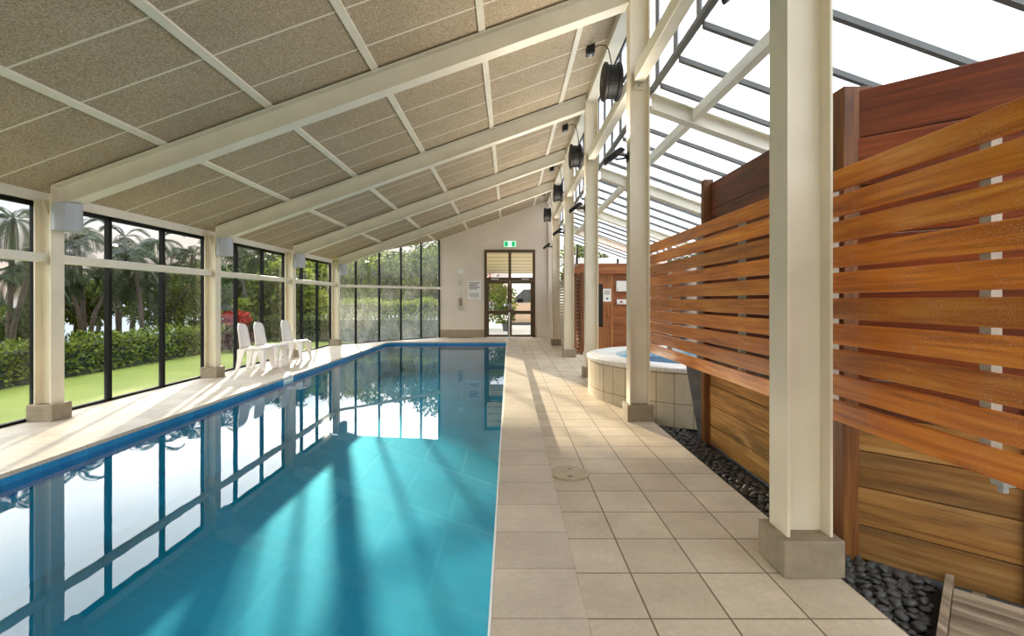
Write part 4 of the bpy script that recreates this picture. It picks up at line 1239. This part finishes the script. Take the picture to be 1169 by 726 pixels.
# beyond the back door
bush_tree('flowering_shrub', -0.55, 23.5, 2.3, 0.95, M['leaf_yellow'], 'green shrub outside the left leaf of the back door', None, n=2200, leaf=(0.15, 0.08), trunk=False, zb=-0.02, low=0.2, cat='shrub')
bush_tree('flowering_shrub', -0.75, 24.6, 2.7, 0.7, M['leaf_red'], 'red flowering shrub outside behind the green shrub', None, n=700, leaf=(0.12, 0.08), trunk=False, zb=-0.02, low=0.55, cat='shrub')
pt = empty('planter_pot', (-0.1, 21.5, -0.02), 'potted green plant outside the back door', 'potted plant')
MB().lathe((-0.12, 21.5, 0), [(0, -0.019), (0.14, -0.019), (0.18, 0.35), (0.16, 0.35), (0.15, 0.3), (0, 0.3)], 20).build('pot', M['grey_dark'], pt)
p, dd = blob_points((-0.12, 21.5, 0.65), (0.3, 0.3, 0.35), 350)
leaf_mesh('foliage', p, dd+np.array([0, 0, 0.5]), 0.2, 0.07, M['leaf_mid'], pt)
bd = empty('neighbour_building', (1.6, 27, 0), 'pale building with outside stair seen through the right door leaf', 'building')
MB().box(0.15, 3.0, 27.0, 31, -0.02, 1.15).build('tan_wall', M['tanwall'], bd)
MB().box(0.15, 3.0, 27.6, 31, 1.15, 4.0).build('upper_wall', M['stucco'], bd)
MB().box(0.3, 1.2, 27.55, 27.6, 1.2, 1.9).build('dark_opening', M['grey_dark'], bd)
b = MB(); b.prism([(0.1, 1.25), (1.3, 2.35), (1.3, 2.75), (0.1, 1.65)], 1, 26.8, 26.95); b.build('stair_wall', M['stucco'], bd)
MB().box(-0.1, 3.0, 26.6, 26.95, -0.02, 0.12).build('kerb', M['grey_dark'], bd)
aw = MB()
aw.hexa([(-1.7,YB+0.22,3.16),(1.6,YB+0.22,3.16),(1.6,24.5,2.62),(-1.7,24.5,2.62),(-1.7,YB+0.22,3.26),(1.6,YB+0.22,3.26),(1.6,24.5,2.72),(-1.7,24.5,2.72)])
ao = empty('awning_roof', (1.6, 21, 2.9), 'timber lined awning roof outside above the back door', 'awning')
aw.build('soffit', M['soffit'], ao)
for (x, y) in ((-1.5, 24.3), (1.4, 24.3)):
    MB().box(x-0.06, x+0.06, y-0.06, y+0.06, -0.019, 2.60).build('post', M['dark_frame'], ao)

# ------------------------------------------------------------------ light
sunE = bpy.data.lights.new('sun', 'SUN'); sunE.energy = 7.5; sunE.angle = math.radians(1.1); sunE.color = (1.0, 0.83, 0.62)
so = bpy.data.objects.new('sun', sunE); COL.objects.link(so)
el, az = math.radians(13.4), math.radians(19.9)
tosun = Vector((-math.sin(az)*math.cos(el), math.cos(az)*math.cos(el), math.sin(el)))
so.rotation_euler = (-tosun).to_track_quat('-Z', 'Y').to_euler()
so.location = (-8, 30, 12)

w = bpy.data.worlds.new('sky'); sc.world = w; w.use_nodes = True
nt = w.node_tree; nt.nodes.clear()
out = nt.nodes.new('ShaderNodeOutputWorld'); bg = nt.nodes.new('ShaderNodeBackground')
tc = nt.nodes.new('ShaderNodeTexCoord'); sp = nt.nodes.new('ShaderNodeSeparateXYZ')
nt.links.new(tc.outputs['Generated'], sp.inputs[0])
def wramp(stops):
    rp = nt.nodes.new('ShaderNodeValToRGB'); e = rp.color_ramp.elements
    while len(e) < len(stops): e.new(0.5)
    for i, (p, c) in enumerate(stops): e[i].position = p; e[i].color = (*c, 1)
    nt.links.new(sp.outputs[2], rp.inputs['Fac'])
    return rp.outputs[0]
west = wramp([(0.0, (0.30, 0.28, 0.25)), (0.01, (0.46, 0.35, 0.28)), (0.10, (0.45, 0.39, 0.36)), (0.145, (0.50, 0.53, 0.58)), (0.22, (2.7, 2.65, 2.6)), (0.46, (2.8, 2.75, 2.7)), (0.62, (1.4, 1.45, 1.5)), (1.0, (1.2, 1.28, 1.36))])
east = wramp([(0.0, (0.30, 0.28, 0.25)), (0.01, (0.62, 0.52, 0.46)), (0.12, (0.75, 0.74, 0.76)), (0.3, (1.3, 1.33, 1.36)), (0.6, (1.4, 1.45, 1.5)), (1.0, (1.2, 1.28, 1.36))])
dp = nt.nodes.new('ShaderNodeVectorMath'); dp.operation = 'DOT_PRODUCT'; dp.inputs[1].default_value = (-0.85, 0.52, 0)
nt.links.new(tc.outputs['Generated'], dp.inputs[0])
mr = nt.nodes.new('ShaderNodeMapRange'); mr.interpolation_type = 'SMOOTHSTEP'
mr.inputs[1].default_value = 0.0; mr.inputs[2].default_value = 0.55
nt.links.new(dp.outputs['Value'], mr.inputs[0])
mw_ = nt.nodes.new('ShaderNodeMix'); mw_.data_type = 'RGBA'
nt.links.new(mr.outputs[0], mw_.inputs[0]); nt.links.new(east, mw_.inputs[6]); nt.links.new(west, mw_.inputs[7])
no = nt.nodes.new('ShaderNodeTexNoise'); no.inputs['Scale'].default_value = 3.0; no.inputs['Detail'].default_value = 6
mp = nt.nodes.new('ShaderNodeMapping'); mp.inputs['Scale'].default_value = (1, 1, 3)
nt.links.new(tc.outputs['Generated'], mp.inputs[0]); nt.links.new(mp.outputs[0], no.inputs['Vector'])
r2 = nt.nodes.new('ShaderNodeValToRGB'); r2.color_ramp.elements[0].position = 0.40; r2.color_ramp.elements[1].position = 0.58
r2.color_ramp.elements[0].color = (0.74, 0.82, 0.93, 1); r2.color_ramp.elements[1].color = (1, 1, 1, 1)
nt.links.new(no.outputs['Fac'], r2.inputs['Fac'])
mm = nt.nodes.new('ShaderNodeMix'); mm.data_type = 'RGBA'; mm.blend_type = 'MULTIPLY'; mm.inputs[0].default_value = 0.6
nt.links.new(mw_.outputs[2], mm.inputs[6]); nt.links.new(r2.outputs[0], mm.inputs[7])
nt.links.new(mm.outputs[2], bg.inputs['Color']); bg.inputs['Strength'].default_value = 1.8
nt.links.new(bg.outputs[0], out.inputs['Surface'])

# ------------------------------------------------------------------ camera
cam = bpy.data.cameras.new('camera'); co = bpy.data.objects.new('camera', cam); COL.objects.link(co)
cam.sensor_width = 36.0; cam.lens = 570.0/1169*36.0
cam.shift_x = (584.5-581)/1169; cam.shift_y = -(363-343)/1169 * -1 * -1
cam.clip_start = 0.02; cam.clip_end = 1200
co.location = (0, 0, 1.3); co.rotation_euler = (PI/2, 0, 0)
sc.camera = co
